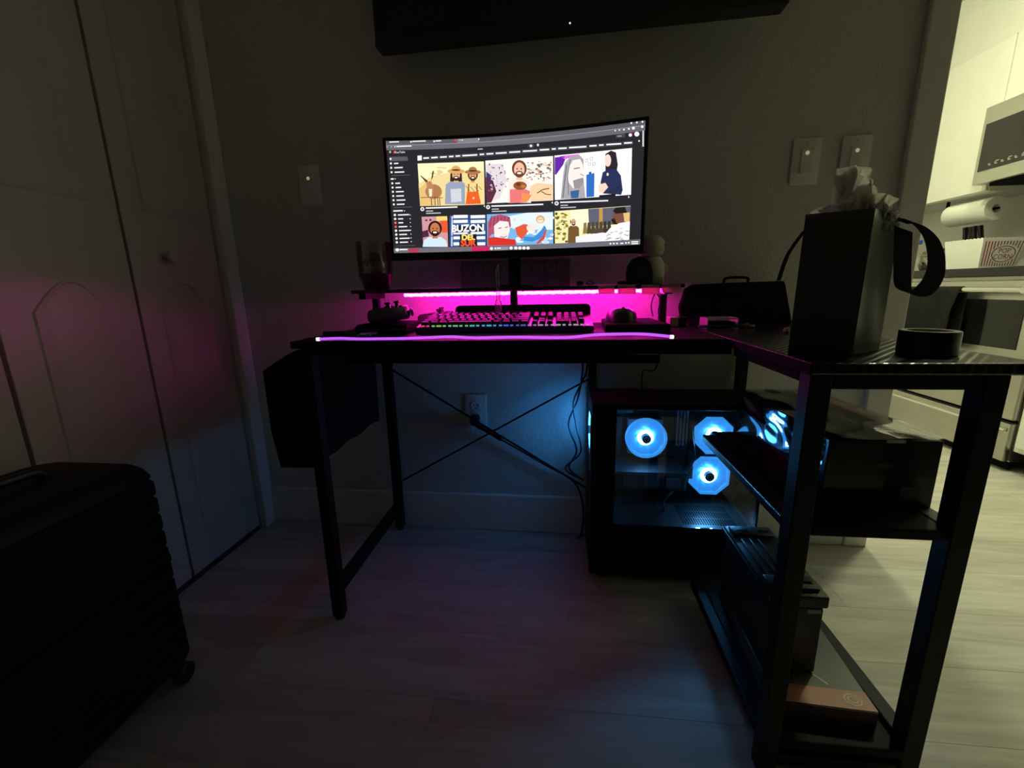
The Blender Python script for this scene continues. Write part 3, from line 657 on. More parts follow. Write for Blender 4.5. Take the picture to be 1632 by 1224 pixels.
# --- the picture on the screen: flat shapes laid on the curved glass
SW = MW-2*BS; SZ0 = MZ0+BB; SH = MH-BB-BT
class Screen:
    """draws in the pixels of a 1632x907 study of the screen and maps them to screen u, v"""
    def __init__(self): self.v = []; self.f = []; self.c = []
    def uv(self, x, y):
        k = 1-((x-810)/748.0)**2
        yt = 205-115*(x-62)/1495.0 + 24*k; yb = 845-60*(x-108)/1422.0 + 7*k
        v = (y-yt)/(yb-yt); xl = 62+46*v; xr = 1557-27*v
        return (x-xl)/(xr-xl), v
    def poly(self, pts, col, layer=1, raw=False, gain=1.0):
        q = [p if raw else self.uv(*p) for p in pts]
        i0 = len(self.v)
        self.v += [(min(1,max(0,u)), min(1,max(0,v)), layer) for u, v in q]
        self.f.append(tuple(range(i0, i0+len(q)))); self.c.append(tuple(c*gain for c in srgb(*col)))
    def quad(self, x0, y0, x1, y1, x2, y2, x3, y3, col, layer=1, n=8):
        for i in range(n):
            a, b = i/n, (i+1)/n; L = lambda p, q, t: p+(q-p)*t
            self.poly([(L(x0,x1,a),L(y0,y1,a)),(L(x0,x1,b),L(y0,y1,b)),(L(x3,x2,b),L(y3,y2,b)),(L(x3,x2,a),L(y3,y2,a))], col, layer)
    def rect(self, u0, v0, u1, v1, col, layer=1, n=16):
        for i in range(n):
            a = u0+(u1-u0)*i/n; b = u0+(u1-u0)*(i+1)/n
            self.poly([(a,v0),(b,v0),(b,v1),(a,v1)], col, layer, raw=True)
    def ell(self, x, y, rx, ry, col, layer=3, n=18, a0=0.0, a1=2*PI):
        self.poly([(x+rx*math.cos(a0+(a1-a0)*i/n), y+ry*math.sin(a0+(a1-a0)*i/n)) for i in range(n + (0 if a1-a0 > 6.2 else 1))], col, layer)
    def bar(self, x0, x1, y, h, col=(235,235,238), layer=2, slope=-0.04):
        d = (x1-x0)*slope
        self.poly([(x0,y-h/2),(x1,y-h/2+d),(x1,y+h/2+d),(x0,y+h/2)], col, layer)
    def line(self, pts, wd, col, layer=4):
        for (xa,ya),(xb,yb) in zip(pts, pts[1:]):
            l = math.hypot(xb-xa, yb-ya) or 1; nx, ny = -(yb-ya)/l*wd/2, (xb-xa)/l*wd/2
            self.poly([(xa+nx,ya+ny),(xb+nx,yb+ny),(xb-nx,yb-ny),(xa-nx,ya-ny)], col, layer)
    def text(self, s, x, y, size, col, layer=5, slope=-0.04, bold=0):
        vs, fs = text_polys(s)
        for k, (dx, dy) in enumerate(((0,0),(bold,0),(-bold,0),(0,bold),(0,-bold)) if bold else ((0,0),)):
            for f in fs: self.poly([(x+dx+vs[i].x*size, y+dy-vs[i].y*size+slope*vs[i].x*size) for i in f], col, layer+0.05*k)
S = Screen()
S.rect(0,0,1,1,(40,40,44),0,48)
S.rect(0,0,1,0.034,(92,90,97),1); S.rect(0,0.034,1,0.040,(140,138,146),2); S.rect(0,0.040,1,0.078,(104,102,110),1)
S.rect(0.285,0.002,0.372,0.036,(126,124,132),2,4)
for x0,x1,y in ((83,140,211),(220,300,207),(358,392,204),(490,532,199)): S.bar(x0,x1,y,6)
S.ell(478,200,7,6,(235,60,60)); S.ell(350,206,5,5,(240,240,240)); S.ell(212,209,5,5,(240,240,240)); S.ell(617,193,4,4,(240,240,240))
S.bar(125,215,235,6); S.ell(72,237,4,4,(170,170,175)); S.ell(95,237,4,4,(170,170,175)); S.ell(116,236,4,4,(220,220,225))
for x,y in ((1483,104),(1512,101),(1541,98)): S.ell(x,y,5,5,(245,245,245))
for x,y,r in ((1398,144,4),(1420,141,4),(1444,139,5),(1470,135,5),(1494,131,8),(1540,124,7)): S.ell(x,y,r,r,(235,235,240))
# site header
for k in range(3): S.bar(82,93,261+k*4,2)
S.poly([(106,261),(122,260),(122,272),(106,273)],(228,50,55),3); S.text('YouTube',145,266,17,(240,240,240)); S.bar(610,640,247,5,(200,200,205))
S.ell(925,227,19,12,(70,70,75),2); S.ell(925,227,7,7,(235,235,235)); S.ell(965,222,10,10,(80,80,85),2); S.ell(965,222,5,7,(240,240,240))
S.poly([(1402,163),(1450,159),(1450,180),(1402,184)],(70,70,75),2); S.bar(1408,1446,174,6); S.ell(1478,168,9,9,(235,235,235)); S.ell(1486,160,4,4,(230,50,60),4); S.ell(1512,163,13,13,(240,240,242))
# sidebar
S.poly([(82,292),(190,289),(193,312),(84,316)],(88,88,94),2)
def item(x, y, wl, col=(240,240,240), r=6): S.ell(x,y,r,r,col); S.bar(x+18,x+18+wl,y,7)
for y,wl in ((303,20),(328,26),(352,50),(377,57)): item(90+(y-303)*0.07,y,wl)
S.bar(96,203,396,2,(110,110,115)); S.bar(90,108,415,8); S.ell(117,414,3,3,(230,230,230))
for y,wl in ((439,28),(463,33),(487,46),(511,45),(535,52),(559,45)): item(99+(y-439)*0.07,y,wl)
S.bar(108,215,577,2,(110,110,115)); S.bar(104,160,597,8); S.ell(170,596,3,3,(230,230,230))
for i,(wl,c) in enumerate(((66,(240,240,240)),(30,(240,240,240)),(28,(240,110,110)),(50,(240,90,90)),(66,(245,240,225)),(46,(245,235,220)),(60,(240,240,240)),(48,(235,235,235)))):
    item(113+i*1.6, 620+i*23, wl, c, 7); S.ell(203+i,619+i*22.5,3,3,(225,225,225))
S.bar(118,232,803,2,(110,110,115)); S.bar(1368,1376,188+590,4,(230,230,230))
# chips row
S.poly([(250,285),(275,283),(275,310),(250,312)],(248,248,248),3)
for a,b in ((285,318),(332,370),(385,425),(438,465),(478,505),(518,607),(622,648),(662,703),(717,782),(797,862),(877,960),(975,1030),(1045,1068),(1082,1130),(1143,1240),(1258,1297),(1310,1335),(1350,1430),(1445,1487)):
    y = 299-92*((a-250)/1237.0)**1.12
    S.bar(a-6,b+6,y+2,22,(66,66,71),2,-0.06); S.bar(a,b,y+1,8,(240,240,242),3,-0.06)
S.ell(1524,200,4,5,(240,240,240)); S.bar(1541,1549,188,86,(205,205,210),3)
def title(x, y, wl):
    S.ell(x,y+6,12,12,(235,232,235)); S.ell(x,y+6,6,6,(120,110,130),4); S.bar(x+20,x+20+wl,y,8); S.bar(x+22,x+64,y+18,6,(190,190,195)); S.bar(x+22,x+110,y+31,6,(190,190,195))
title(277,579,190); S.ell(648,565,3,6,(235,235,235)); title(670,565,305); S.ell(1047,543,3,6,(235,235,235)); title(1072,541,268); S.ell(1470,510,3,6,(235,235,235))
def person(x, y, r, skin, hair, shirt, bot, wsh, long=0, beard=True, hat=None, L=4):
    S.ell(x, y-r*0.15, r*1.22, r*1.32, hair, L)
    if long: S.poly([(x-r*1.25,y-r*0.3),(x+r*1.25,y-r*0.3),(x+r*1.5,y+r*long),(x-r*1.5,y+r*long)], hair, L)
    S.poly([(x-wsh*0.55,y+r*1.35),(x+wsh*0.55,y+r*1.35),(x+wsh,y+r*2.0),(x+wsh*1.1,bot),(x-wsh*1.1,bot),(x-wsh,y+r*2.0)], shirt, L+1)
    S.poly([(x-r*0.4,y+r*0.6),(x+r*0.4,y+r*0.6),(x+r*0.5,y+r*1.6),(x-r*0.5,y+r*1.6)], skin, L+2)
    S.ell(x, y, r*0.86, r*1.12, skin, L+3)
    if beard: S.ell(x, y+r*0.72, r*0.68, r*0.52, hair, L+4); S.ell(x, y+r*0.55, r*0.36, r*0.16, (250,240,230), L+5)
    for s in (-1,1): S.ell(x+s*r*0.34, y-r*0.12, r*0.13, r*0.10, (40,25,20), L+5)
    if hat: S.ell(x, y-r*0.75, r*1.95, r*0.5, hat, L+5); S.ell(x, y-r*1.15, r*1.0, r*0.75, hat, L+6, a0=PI, a1=2*PI); S.ell(x, y-r*1.0, r*1.0, r*0.16, (70,40,20), L+7)
# thumbnail 1: donkey and two men in hats
S.quad(250,328,646,314,650,556,265,568,(252,240,190),2)
S.poly([(255,440),(330,400),(420,380),(520,372),(648,366),(650,556),(264,568)],(236,214,150),3)
for i in range(14):
    rr = random.Random(i); S.ell(300+rr.random()*330,345+rr.random()*45,10+rr.random()*12,4+rr.random()*5,(214,205,150),3)
S.poly([(258,470),(310,425),(350,470),(352,566),(266,567)],(226,190,120),4)
S.ell(345,485,50,42,(176,120,78),5); S.poly([(300,430),(330,425),(348,470),(338,520),(318,525),(306,470)],(188,132,88),6); S.poly([(316,470),(336,470),(334,512),(320,514)],(244,226,204),7)
S.poly([(262,392),(275,398),(312,425),(300,434)],(90,60,44),6); S.poly([(330,425),(338,372),(348,365),(342,402)],(90,60,44),6)
for x in (330,352,368,380): S.line([(x,520),(x+3,564)],6,(140,92,60),6)
S.line([(268,520),(330,516),(400,520)],4,(120,80,50),7)
person(480,390,27,(226,168,124),(52,38,34),(150,160,182),556,62,4.0,True,(222,166,96))
S.poly([(446,470),(510,466),(512,540),(450,546)],(205,210,216),7)
person(580,392,25,(214,150,100),(66,46,36),(240,214,146),552,50,0,True,(168,118,72))
S.poly([(546,486),(612,482),(628,552),(536,556)],(232,98,40),8); S.line([(556,440),(552,490)],8,(150,80,40),8); S.line([(604,438),(606,486)],8,(150,80,40),8); S.ell(584,520,6,6,(250,220,190),9)
for i in range(16): S.ell(540+i*6,455+(i*37)%30,3,4,(150,110,70),8)
# thumbnail 2: man with food
S.quad(655,310,1052,282,1052,530,662,550,(252,244,232),2)
S.poly([(658,330),(760,325),(780,420),(740,520),(662,548)],(226,214,220),3); S.poly([(658,400),(700,420),(720,480),(690,545),(662,548)],(96,44,66),4); S.poly([(660,370),(690,390),(690,450),(660,470)],(60,60,110),4)
for i in range(60):
    rr = random.Random(100+i); S.ell(900+rr.random()*140,310+rr.random()*110,3+rr.random()*7,2+rr.random()*5,random.Random(i).choice(((120,90,80),(190,150,120),(90,100,130),(220,180,140))),3)
for i in range(40):
    rr = random.Random(300+i); S.ell(672+rr.random()*120,330+rr.random()*150,3+rr.random()*6,2+rr.random()*4,random.Random(i).choice(((120,100,110),(70,60,70),(200,190,200))),5)
S.poly([(880,470),(960,430),(1050,440),(1050,528),(900,536)],(244,206,164),4)
person(856,358,36,(240,190,160),(110,64,50),(246,226,220),545,62,0,True)
S.poly([(800,470),(880,462),(920,480),(900,542),(800,548)],(232,120,120),7); S.ell(860,448,40,24,(150,84,44),8); S.ell(850,440,14,10,(110,52,30),9); S.ell(878,452,14,9,(190,120,60),9)
S.poly([(870,485),(930,500),(905,538),(868,540)],(236,150,80),8)
S.line([(960,490),(990,470),(1030,462)],6,(130,80,50),6); S.line([(985,480),(1010,495),(1040,498)],5,(110,70,50),6)
# thumbnail 3: grey-haired man and woman in navy
S.quad(1060,280,1487,238,1482,497,1062,528,(252,250,252),2)
S.poly([(1062,290),(1130,280),(1110,330),(1070,385),(1062,385)],(104,40,170),4); S.poly([(1090,283),(1210,270),(1170,285),(1120,300)],(220,110,225),4)
S.poly([(1240,385),(1285,375),(1283,508),(1240,512)],(50,110,190),4); S.poly([(1254,370),(1268,368),(1268,390),(1254,392)],(40,90,170),4)
S.poly([(1120,320),(1150,285),(1200,275),(1225,300),(1226,420),(1235,515),(1095,523),(1108,400)],(168,166,172),5)
S.poly([(1140,345),(1165,305),(1205,298),(1222,330),(1230,400),(1205,455),(1165,462),(1135,420)],(246,232,226),6)
S.poly([(1165,418),(1222,400),(1226,425),(1200,462),(1172,460)],(150,146,150),7); S.line([(1170,352),(1205,346)],5,(90,80,80),7); S.line([(1206,380),(1226,392)],4,(160,130,120),7)
S.line([(1130,330),(1118,420),(1108,515)],5,(96,92,98),7); S.line([(1150,300),(1135,390),(1140,500)],4,(110,106,112),7); S.poly([(1150,478),(1200,470),(1195,516),(1155,519)],(60,96,150),7)
for x,y in ((1235,300),(1262,290),(1275,318),(1250,320)): S.line([(x,y),(x+14,y-2),(x+13,y+14),(x,y+15),(x,y)],2,(120,116,124),5)
S.poly([(1345,270),(1375,252),(1402,262),(1412,330),(1405,370),(1388,380),(1345,365)],(44,38,46),5); S.ell(1358,306,18,34,(240,216,200),6)
S.poly([(1330,372),(1365,352),(1405,356),(1428,390),(1438,470),(1430,498),(1330,490),(1318,430)],(42,50,86),7); S.poly([(1308,440),(1345,430),(1360,455),(1330,490),(1310,485)],(240,210,190),8); S.ell(1357,383,6,9,(236,210,196),8)
S.poly([(1390,455),(1420,440),(1436,470),(1380,490),(1360,476)],(40,46,80),9); S.poly([(1310,500),(1400,492),(1400,506),(1312,512)],(34,30,36),8)
# thumbnail 4: smiling man, and lettering over blue lockers
S.quad(272,630,425,625,430,805,282,808,(206,150,156),2); S.poly([(360,627),(425,625),(426,650),(362,653)],(250,210,120),3); S.poly([(380,652),(426,650),(428,720),(392,722)],(230,90,56),3)
S.ell(300,650,8,6,(90,50,60),3); S.ell(325,648,8,6,(90,50,60),3); S.poly([(275,715),(310,705),(316,745),(278,752)],(80,40,64),3)
person(352,702,34,(196,118,78),(46,28,24),(206,226,236),806,68,0,True)
S.quad(440,622,655,615,660,797,440,805,(56,90,150),2)
for y in (628,656,722,752,788):
    for a,b in ((462,548),(566,652)): S.bar(a,b,y,18,(240,246,252),3,-0.03)
S.line([(455,625),(452,802)],6,(232,240,248),4); S.line([(556,622),(556,640)],5,(30,50,100),4); S.line([(446,645),(656,638)],4,(30,50,100),4); S.line([(446,742),(656,735)],5,(30,50,100),4)
S.poly([(462,680),(640,672),(642,714),(464,722)],(28,34,50),5); S.text('BUZON',548,696,56,(250,250,250),6,bold=2.5)
S.poly([(500,734),(600,728),(602,764),(502,770)],(30,30,40),5); S.text('DEL',551,750,46,(246,222,110),6,bold=2.5); S.poly([(496,770),(604,764),(606,800),(498,804)],(30,30,40),5); S.text('SUR',550,784,50,(236,84,40),6,bold=3)
# thumbnail 5: pink-haired face, red and blue figures
S.quad(662,613,1052,595,1052,787,665,798,(120,180,226),2); S.poly([(780,625),(900,602),(1050,600),(1050,700),(900,700),(800,690)],(224,236,248),3)
for i in range(26):
    rr = random.Random(500+i); S.ell(820+rr.random()*230,620+rr.random()*160,6+rr.random()*16,4+rr.random()*10,random.Random(i).choice(((250,252,255),(190,214,240),(230,236,246))),3)
S.poly([(668,660),(690,625),(745,612),(800,628),(806,680),(780,720),(690,730),(668,760)],(176,84,112),4); S.poly([(705,680),(740,650),(790,655),(800,700),(780,765),(740,785),(708,750)],(252,232,226),5)
for k in range(6): S.line([(690+k*20,622+(k%2)*6),(680+k*21,690-(k%3)*8)],4,(120,44,76),5)
S.line([(730,695),(750,690)],4,(60,30,30),6); S.line([(770,690),(788,684)],4,(60,30,30),6); S.line([(742,742),(765,748),(782,738)],4,(120,50,50),6)
S.poly([(668,750),(705,745),(740,785),(830,760),(838,792),(668,797)],(212,52,44),6)
S.poly([(830,690),(880,668),(930,672),(900,720),(870,760),(840,730)],(220,90,60),4); S.ell(925,690,28,24,(248,224,214),5)
S.poly([(880,740),(940,745),(985,700),(1000,675),(1012,690),(985,750),(930,772),(880,765)],(60,140,210),6); S.poly([(1000,690),(1016,700),(1000,755),(970,782),(950,784),(985,745)],(216,74,52),5)
S.ell(978,640,26,24,(226,170,120),4); S.ell(978,645,17,16,(248,226,196),5); S.ell(972,641,3,3,(40,30,30),6); S.ell(985,640,3,3,(40,30,30),6)
# thumbnail 6: garden and two men
S.quad(1060,592,1480,560,1472,765,1062,785,(246,232,170),2)
S.poly([(1240,580),(1480,562),(1476,660),(1250,680)],(96,96,112),3); S.poly([(1310,575),(1330,573),(1330,700),(1310,702)],(190,150,76),4); S.poly([(1150,588),(1250,580),(1255,690),(1155,700)],(252,244,206),4)
for i in range(46):
    rr = random.Random(700+i); S.ell(1064+rr.random()*72,598+rr.random()*180,4+rr.random()*8,3+rr.random()*6,random.Random(i).choice(((120,120,50),(180,170,90),(240,226,150),(90,90,40))),4)
person(1168,655,16,(206,160,120),(60,44,36),(116,84,50),778,30,0,True)
for k in range(7): S.poly([(1225+k*22,660-k*1.5),(1240+k*22,655-k*1.5),(1246+k*22,720),(1220+k*22,724)],random.Random(k).choice(((80,70,56),(140,120,70),(60,54,50))),5)
S.poly([(1180,740),(1330,715),(1400,725),(1400,772),(1180,780)],(236,236,240),6)
S.poly([(1385,590),(1400,572),(1450,566),(1462,600),(1400,606)],(38,30,30),7); S.poly([(1384,600),(1440,598),(1448,640),(1420,668),(1390,660)],(122,80,62),6); S.poly([(1375,640),(1392,630),(1410,668),(1388,668)],(46,32,30),7); S.poly([(1440,600),(1475,598),(1474,660),(1446,650)],(226,190,120),6)
S.poly([(1330,740),(1370,690),(1420,660),(1476,650),(1472,766),(1318,774)],(246,244,242),8)
for i in range(18):
    rr = random.Random(900+i); x = 1345+rr.random()*115; y = 690+rr.random()*70; S.line([(x,y),(x+8+rr.random()*14,y-8+rr.random()*14)],3,(96,90,96),9)
# task bar
S.rect(0,0.955,1,1,(108,106,116),10,40); S.rect(0.062,0.957,0.105,1,(168,64,86),11,4); S.rect(0.325,0.957,0.40,1,(206,40,90),11,6)
S.ell(127,826,10,9,(248,248,248),12); S.bar(140,188,825,7,(245,245,245),12)
S.ell(690,814,9,9,(245,245,245),12); S.poly([(706,806),(790,803),(790,820),(706,823)],(150,148,156),11); S.bar(722,745,812,6,(245,245,245),12); S.ell(713,813,5,5,(245,245,245),12)
for x in (806,834,858,882,906): S.ell(x,810,10,9,(245,245,245),12)
for x in (1372,1390,1408): S.ell(x,781-(x-1372)*0.05,5,5,(245,245,245),12)
S.bar(1425,1442,779,7,(245,245,245),12); S.ell(1455,776,5,5,(245,245,245),12); S.ell(1470,775,5,5,(245,245,245),12); S.bar(1484,1520,770,6,(245,245,245),12); S.bar(1484,1520,781,6,(245,245,245),12)
bm = bm_new(); ix = bm.faces.layers.int.new('ix'); V = [bm.verts.new((u, v, l)) for u, v, l in S.v]
for n_, f in enumerate(S.f):
    try: fc_ = bm.faces.new([V[i] for i in f]); fc_[ix] = n_
    except ValueError: pass
bmesh.ops.triangulate(bm, faces=[f for f in bm.faces if len(f.verts) > 4])
for k in range(1, 72):                                   # cut so that every piece follows the curve of the glass
    bmesh.ops.bisect_plane(bm, geom=list(bm.verts)+list(bm.edges)+list(bm.faces), plane_co=(k/72, 0, 0), plane_no=(1, 0, 0), dist=1e-6)
inv = WORLD[mn.name].inverted()
cols = [S.c[f[ix]] for f in bm.faces]
for v in bm.verts: v.co = inv @ mpt((v.co.x-0.5)*SW, SZ0+(1-v.co.y)*SH, 0.0001+0.00010*v.co.z)
me = bpy.data.meshes.new('screen'); bm.to_mesh(me); bm.free()
ca = me.color_attributes.new('picture', 'FLOAT_COLOR', 'CORNER'); k = 0
for p, c in zip(me.polygons, cols):
    for _ in p.loop_indices: ca.data[k].color = (*c, 1); k += 1
MS = bpy.data.materials.new('lit screen'); MS.use_nodes = True; nt = MS.node_tree; nt.nodes.clear()
o_ = nt.nodes.new('ShaderNodeOutputMaterial'); e_ = nt.nodes.new('ShaderNodeEmission'); a_ = nt.nodes.new('ShaderNodeVertexColor'); a_.layer_name = 'picture'
nt.links.new(a_.outputs[0], e_.inputs[0]); e_.inputs[1].default_value = 1.15; nt.links.new(e_.outputs[0], o_.inputs[0])
me.materials.append(MS); so = bpy.data.objects.new('screen', me); COL.objects.link(so); so.parent = mn; so['label'] = 'lit screen with rows of video pictures'
# ------------------------------------------------------------------ television above
tv = thing('television', 'large black television mounted high on the wall, cut by the frame', 'television', (0.015,-0.10,1.48))
ta = math.atan2(-0.04, 1.04); cT, sT = math.cos(ta), math.sin(ta)
def tpt(u, d, z): return Vector((-0.505+u*cT+d*sT, -0.100+u*sT-d*cT, z))
def tbox(bm, u0, u1, d0, d1, z0, z1):
    q = [tpt(u,d,z) for z in (z0,z1) for u, d in ((u0,d0),(u1,d0),(u1,d1),(u0,d1))]; V = [bm.verts.new(p) for p in q]
    for f in ((3,2,1,0),(4,5,6,7),(0,1,5,4),(1,2,6,5),(2,3,7,6),(3,0,4,7)): bm.faces.new([V[i] for i in f])
    return bm
obj('casing', tbox(bm_new(), 0, 1.040, -0.045, 0.0, 1.500, 2.090), M_PLAST, tv)
obj('screen', tbox(bm_new(), 0.008, 1.032, 0.0002, 0.0012, 1.518, 2.082), mat('dark tv panel',(0.004,0.004,0.005),0.25), tv)
obj('bezel', tbox(bm_new(), 0.0, 1.040, 0.0002, 0.003, 1.500, 1.5175), M_PLAST, tv)
obj('standby_light', tbox(bm_new(), 0.524, 0.5275, 0.0031, 0.0036, 1.5045, 1.508), emis('standby', (1.0,0.8,0.75), 1.6), tv)
obj('wall_mount', B(-0.15,0.18,-0.06,-0.0005,1.62,1.95), M_BLK, tv)
# flat dark panel with round discs on the wall behind the monitor
dp = thing('disc_panel', 'dark panel with a row of round discs on the wall below the monitor', 'panel', (-0.143,-0.012,0.86))
obj('panel', B(-0.316,0.030,-0.012,-0.0004,0.852,0.938,bev=0.003), mat('smoky plastic',(0.30,0.27,0.27),0.5), dp)
for px in (743,761,779,797,836,858,877,896):
    q = ony(px, 430-(px-743)*0.02, -0.013); obj('disc', lathe(bm_new(), [(0.0155,-0.0122),(0.0150,-0.0145),(0.011,-0.0148),(0.010,-0.0135),(0.002,-0.0135)], (q.x,0,0.913), 'Y', 20), mat('disc plastic',(0.40,0.36,0.36),0.45), dp, smooth=True)
# ------------------------------------------------------------------ things on the desk
# keyboard
KX0, KX1, KY0, KY1 = -0.372, 0.082, -0.322, -0.178
kb = thing('keyboard', 'black full-size mechanical keyboard with rainbow glow along its front', 'keyboard', ((KX0+KX1)/2, -0.25, DT))
def kz(y): return DT+0.016+0.020*(y-KY0)/(KY1-KY0)
bm = bm_new(); prism(bm, [(KX0,KY0,DT+0.0006),(KX0,KY1,DT+0.0006),(KX0,KY1,kz(KY1)),(KX0,KY0,kz(KY0))], (KX1-KX0,0,0), 0.003); obj('case', bm, M_PLAST, kb, smooth=True)
bm = bm_new(); hw, hd_ = 0.0076, 0.0076
key_mesh = {}
M_KEY = mat('black keycap', (0.010,0.010,0.011), 0.5, spec=0.15)
def keycap(x, y, wd, kw):
    if kw not in key_mesh:
        b = bm_new(); W2 = wd/2-0.0011; D2 = 0.0082; tw, td = W2-0.0026, D2-0.0026
        lo = [b.verts.new(p) for p in ((-W2,-D2,0),(W2,-D2,0),(W2,D2,0),(-W2,D2,0))]; hi = [b.verts.new(p) for p in ((-tw,-td,0.0085),(tw,-td,0.0085),(tw,td+0.001,0.0095),(-tw,td+0.001,0.0095))]
        b.faces.new(lo[::-1]); b.faces.new(hi)
        for i in range(4): b.faces.new((lo[i],lo[(i+1)%4],hi[(i+1)%4],hi[i]))
        bmesh.ops.recalc_face_normals(b, faces=b.faces); mm = bpy.data.meshes.new('keycap'); b.to_mesh(mm); b.free(); mm.materials.append(M_KEY); key_mesh[kw] = mm
    o = bpy.data.objects.new('keycap', key_mesh[kw]); COL.objects.link(o); o.parent = kb
    o.location = WORLD[kb.name].inverted() @ Vector((x, y, kz(y)+0.0022)); o.rotation_euler = (math.atan2(0.020, KY1-KY0), 0, 0); return o
U = 0.01905; rows = [
 [1,'g1',1,1,1,1,'g.5',1,1,1,1,'g.5',1,1,1,1,'g.25',1,1,1],
 [1]*13+[2,'g.25',1,1,1,'g.25',1,1,1,1], [1.5]+[1]*12+[1.5,'g.25',1,1,1,'g.25',1,1,1,1],
 [1.75]+[1]*11+[2.25,'g3.5',1,1,1], [2.25]+[1]*10+[2.75,'g1.25',1,'g1.25',1,1,1,1], [1.25,1.25,1.25,6.25,1.25,1.25,1.25,1.25,'g.25',1,1,1,'g.25',2,1]]
led_cols = [(0.9,0.08,0.25),(0.25,0.8,0.12),(0.3,0.8,0.2),(0.2,0.75,0.35),(0.1,0.7,0.6),(0.1,0.6,0.85),(0.08,0.4,0.9),(0.08,0.2,0.95),(0.2,0.2,0.9),(0.45,0.4,0.9),(0.7,0.6,0.85),(0.8,0.7,0.85),(0.8,0.65,0.8),(0.75,0.6,0.8)]
for r, rw in enumerate(rows):
    x = KX0+0.012; y = KY1-0.014-r*(KY1-KY0-0.030)/5
    for kk in rw:
        if isinstance(kk, str): x += float(kk[1:])*U*0.985; continue
        wd = kk*U*0.985; keycap(x+wd/2, y, wd, kk); x += wd
for i in range(30):                                        # the lights shining between the front keys
    t = (i+0.5)/30; x = KX0+0.012+t*(KX1-KX0-0.02); c = led_cols[min(13,int(t*14))]
    y = KY0+0.0035; w_ = 0.0036 if i % 3 else 0.0062
    o = obj('key_light', B(x-w_, x+w_, y-0.003, y+0.001, kz(y)+0.0006, kz(y)+0.0042), emis('key glow %d' % min(13,int(t*14)), c, 0.42 if t > 0.55 else 0.62), kb)
# long rounded bar behind the keyboard
sb = thing('sound_bar', 'long black bar with rounded ends standing behind the keyboard', 'speaker', (-0.105,-0.16,DT))
def rrect(x0, x1, z0, z1, r, y, n=6):
    out = []
    for cx, cz, a0 in ((x1-r,z1-r,0),(x0+r,z1-r,PI/2),(x0+r,z0+r,PI),(x1-r,z0+r,1.5*PI)):
        for i in range(n+1): a = a0+PI/2*i/n; out.append((cx+r*math.cos(a), y, cz+r*math.sin(a)))
    return out
obj('body', prism(bm_new(), rrect(-0.300,0.083,DT+0.0006,0.8062,0.012,-0.173), (0,0.010,0), 0.002), M_PLAST, sb, smooth=True)
obj('grille', prism(bm_new(), rrect(-0.294,0.077,DT+0.006,0.8005,0.010,-0.1732), (0,0.0010,0)), M_FAB, sb)
# clear upright tube behind the keyboard
ct = thing('clear_vial', 'slim clear plastic vial standing upright before the sound bar', 'vial', (-0.158,-0.195,DT))
q0 = ony(797,500,-0.19); xx = q0.x
M_CLEAR = clear('clear plastic', (0.96,0.94,0.95), 0.10, 0.05, 0.06)
obj('vial_body', lathe(bm_new(), [(0.0095,DT+0.0006),(0.0095,0.812),(0.0085,0.818),(0.0050,0.822),(0.0050,0.852)], (xx,-0.222,0), 'Z', 16, True, False), M_CLEAR, ct, smooth=True)
obj('vial_cap', lathe(bm_new(), [(0.0056,0.852),(0.0056,0.90),(0.003,0.915)], (xx,-0.222,0), 'Z', 12), M_CLEAR, ct, smooth=True)
# mouse and its pad
mp_ = thing('mouse_pad', 'thick black padded tray holding the mouse', 'mouse pad', (0.185,-0.22,DT))
bm = bm_new(); prism(bm, [(0.108,-0.332,DT+0.0006),(0.262,-0.332,DT+0.0006),(0.256,-0.120,DT+0.0006),(0.118,-0.120,DT+0.0006)], (0,0,0.019), 0.004); obj('pad', bm, M_FAB, mp_, smooth=True)
ms = thing('computer_mouse', 'black computer mouse resting on the padded tray', 'mouse', (0.165,-0.24,DT+0.02))
def mouse_f(u, v):
    a = 2*PI*u; el = v*PI/2; c = max(0.0, math.cos(el))**0.55; s = math.sin(el)**0.8
    x = 0.040*c*math.cos(a)*(1+0.06*math.sin(a)); y = 0.058*c*math.sin(a); z = 0.034*s*(1-0.20*math.sin(a)*c)
    return (0.158+x, -0.235+y, DT+0.0200+z)
bm = grid(bm_new(), mouse_f, 32, 12); bmesh.ops.remove_doubles(bm, verts=bm.verts, dist=1e-5); obj('shell', bm, M_PLAST, ms, smooth=True)
obj('wheel', lathe(bm_new(), [(0.0085,-0.004),(0.0095,-0.002),(0.0095,0.002),(0.0085,0.004)], (0.158,-0.268,DT+0.0490), 'X', 20), M_GREYP, ms, smooth=True)
obj('button_seam', B(0.1575,0.1585,-0.258,-0.235,DT+0.0540,DT+0.0552), M_MATTE, ms)
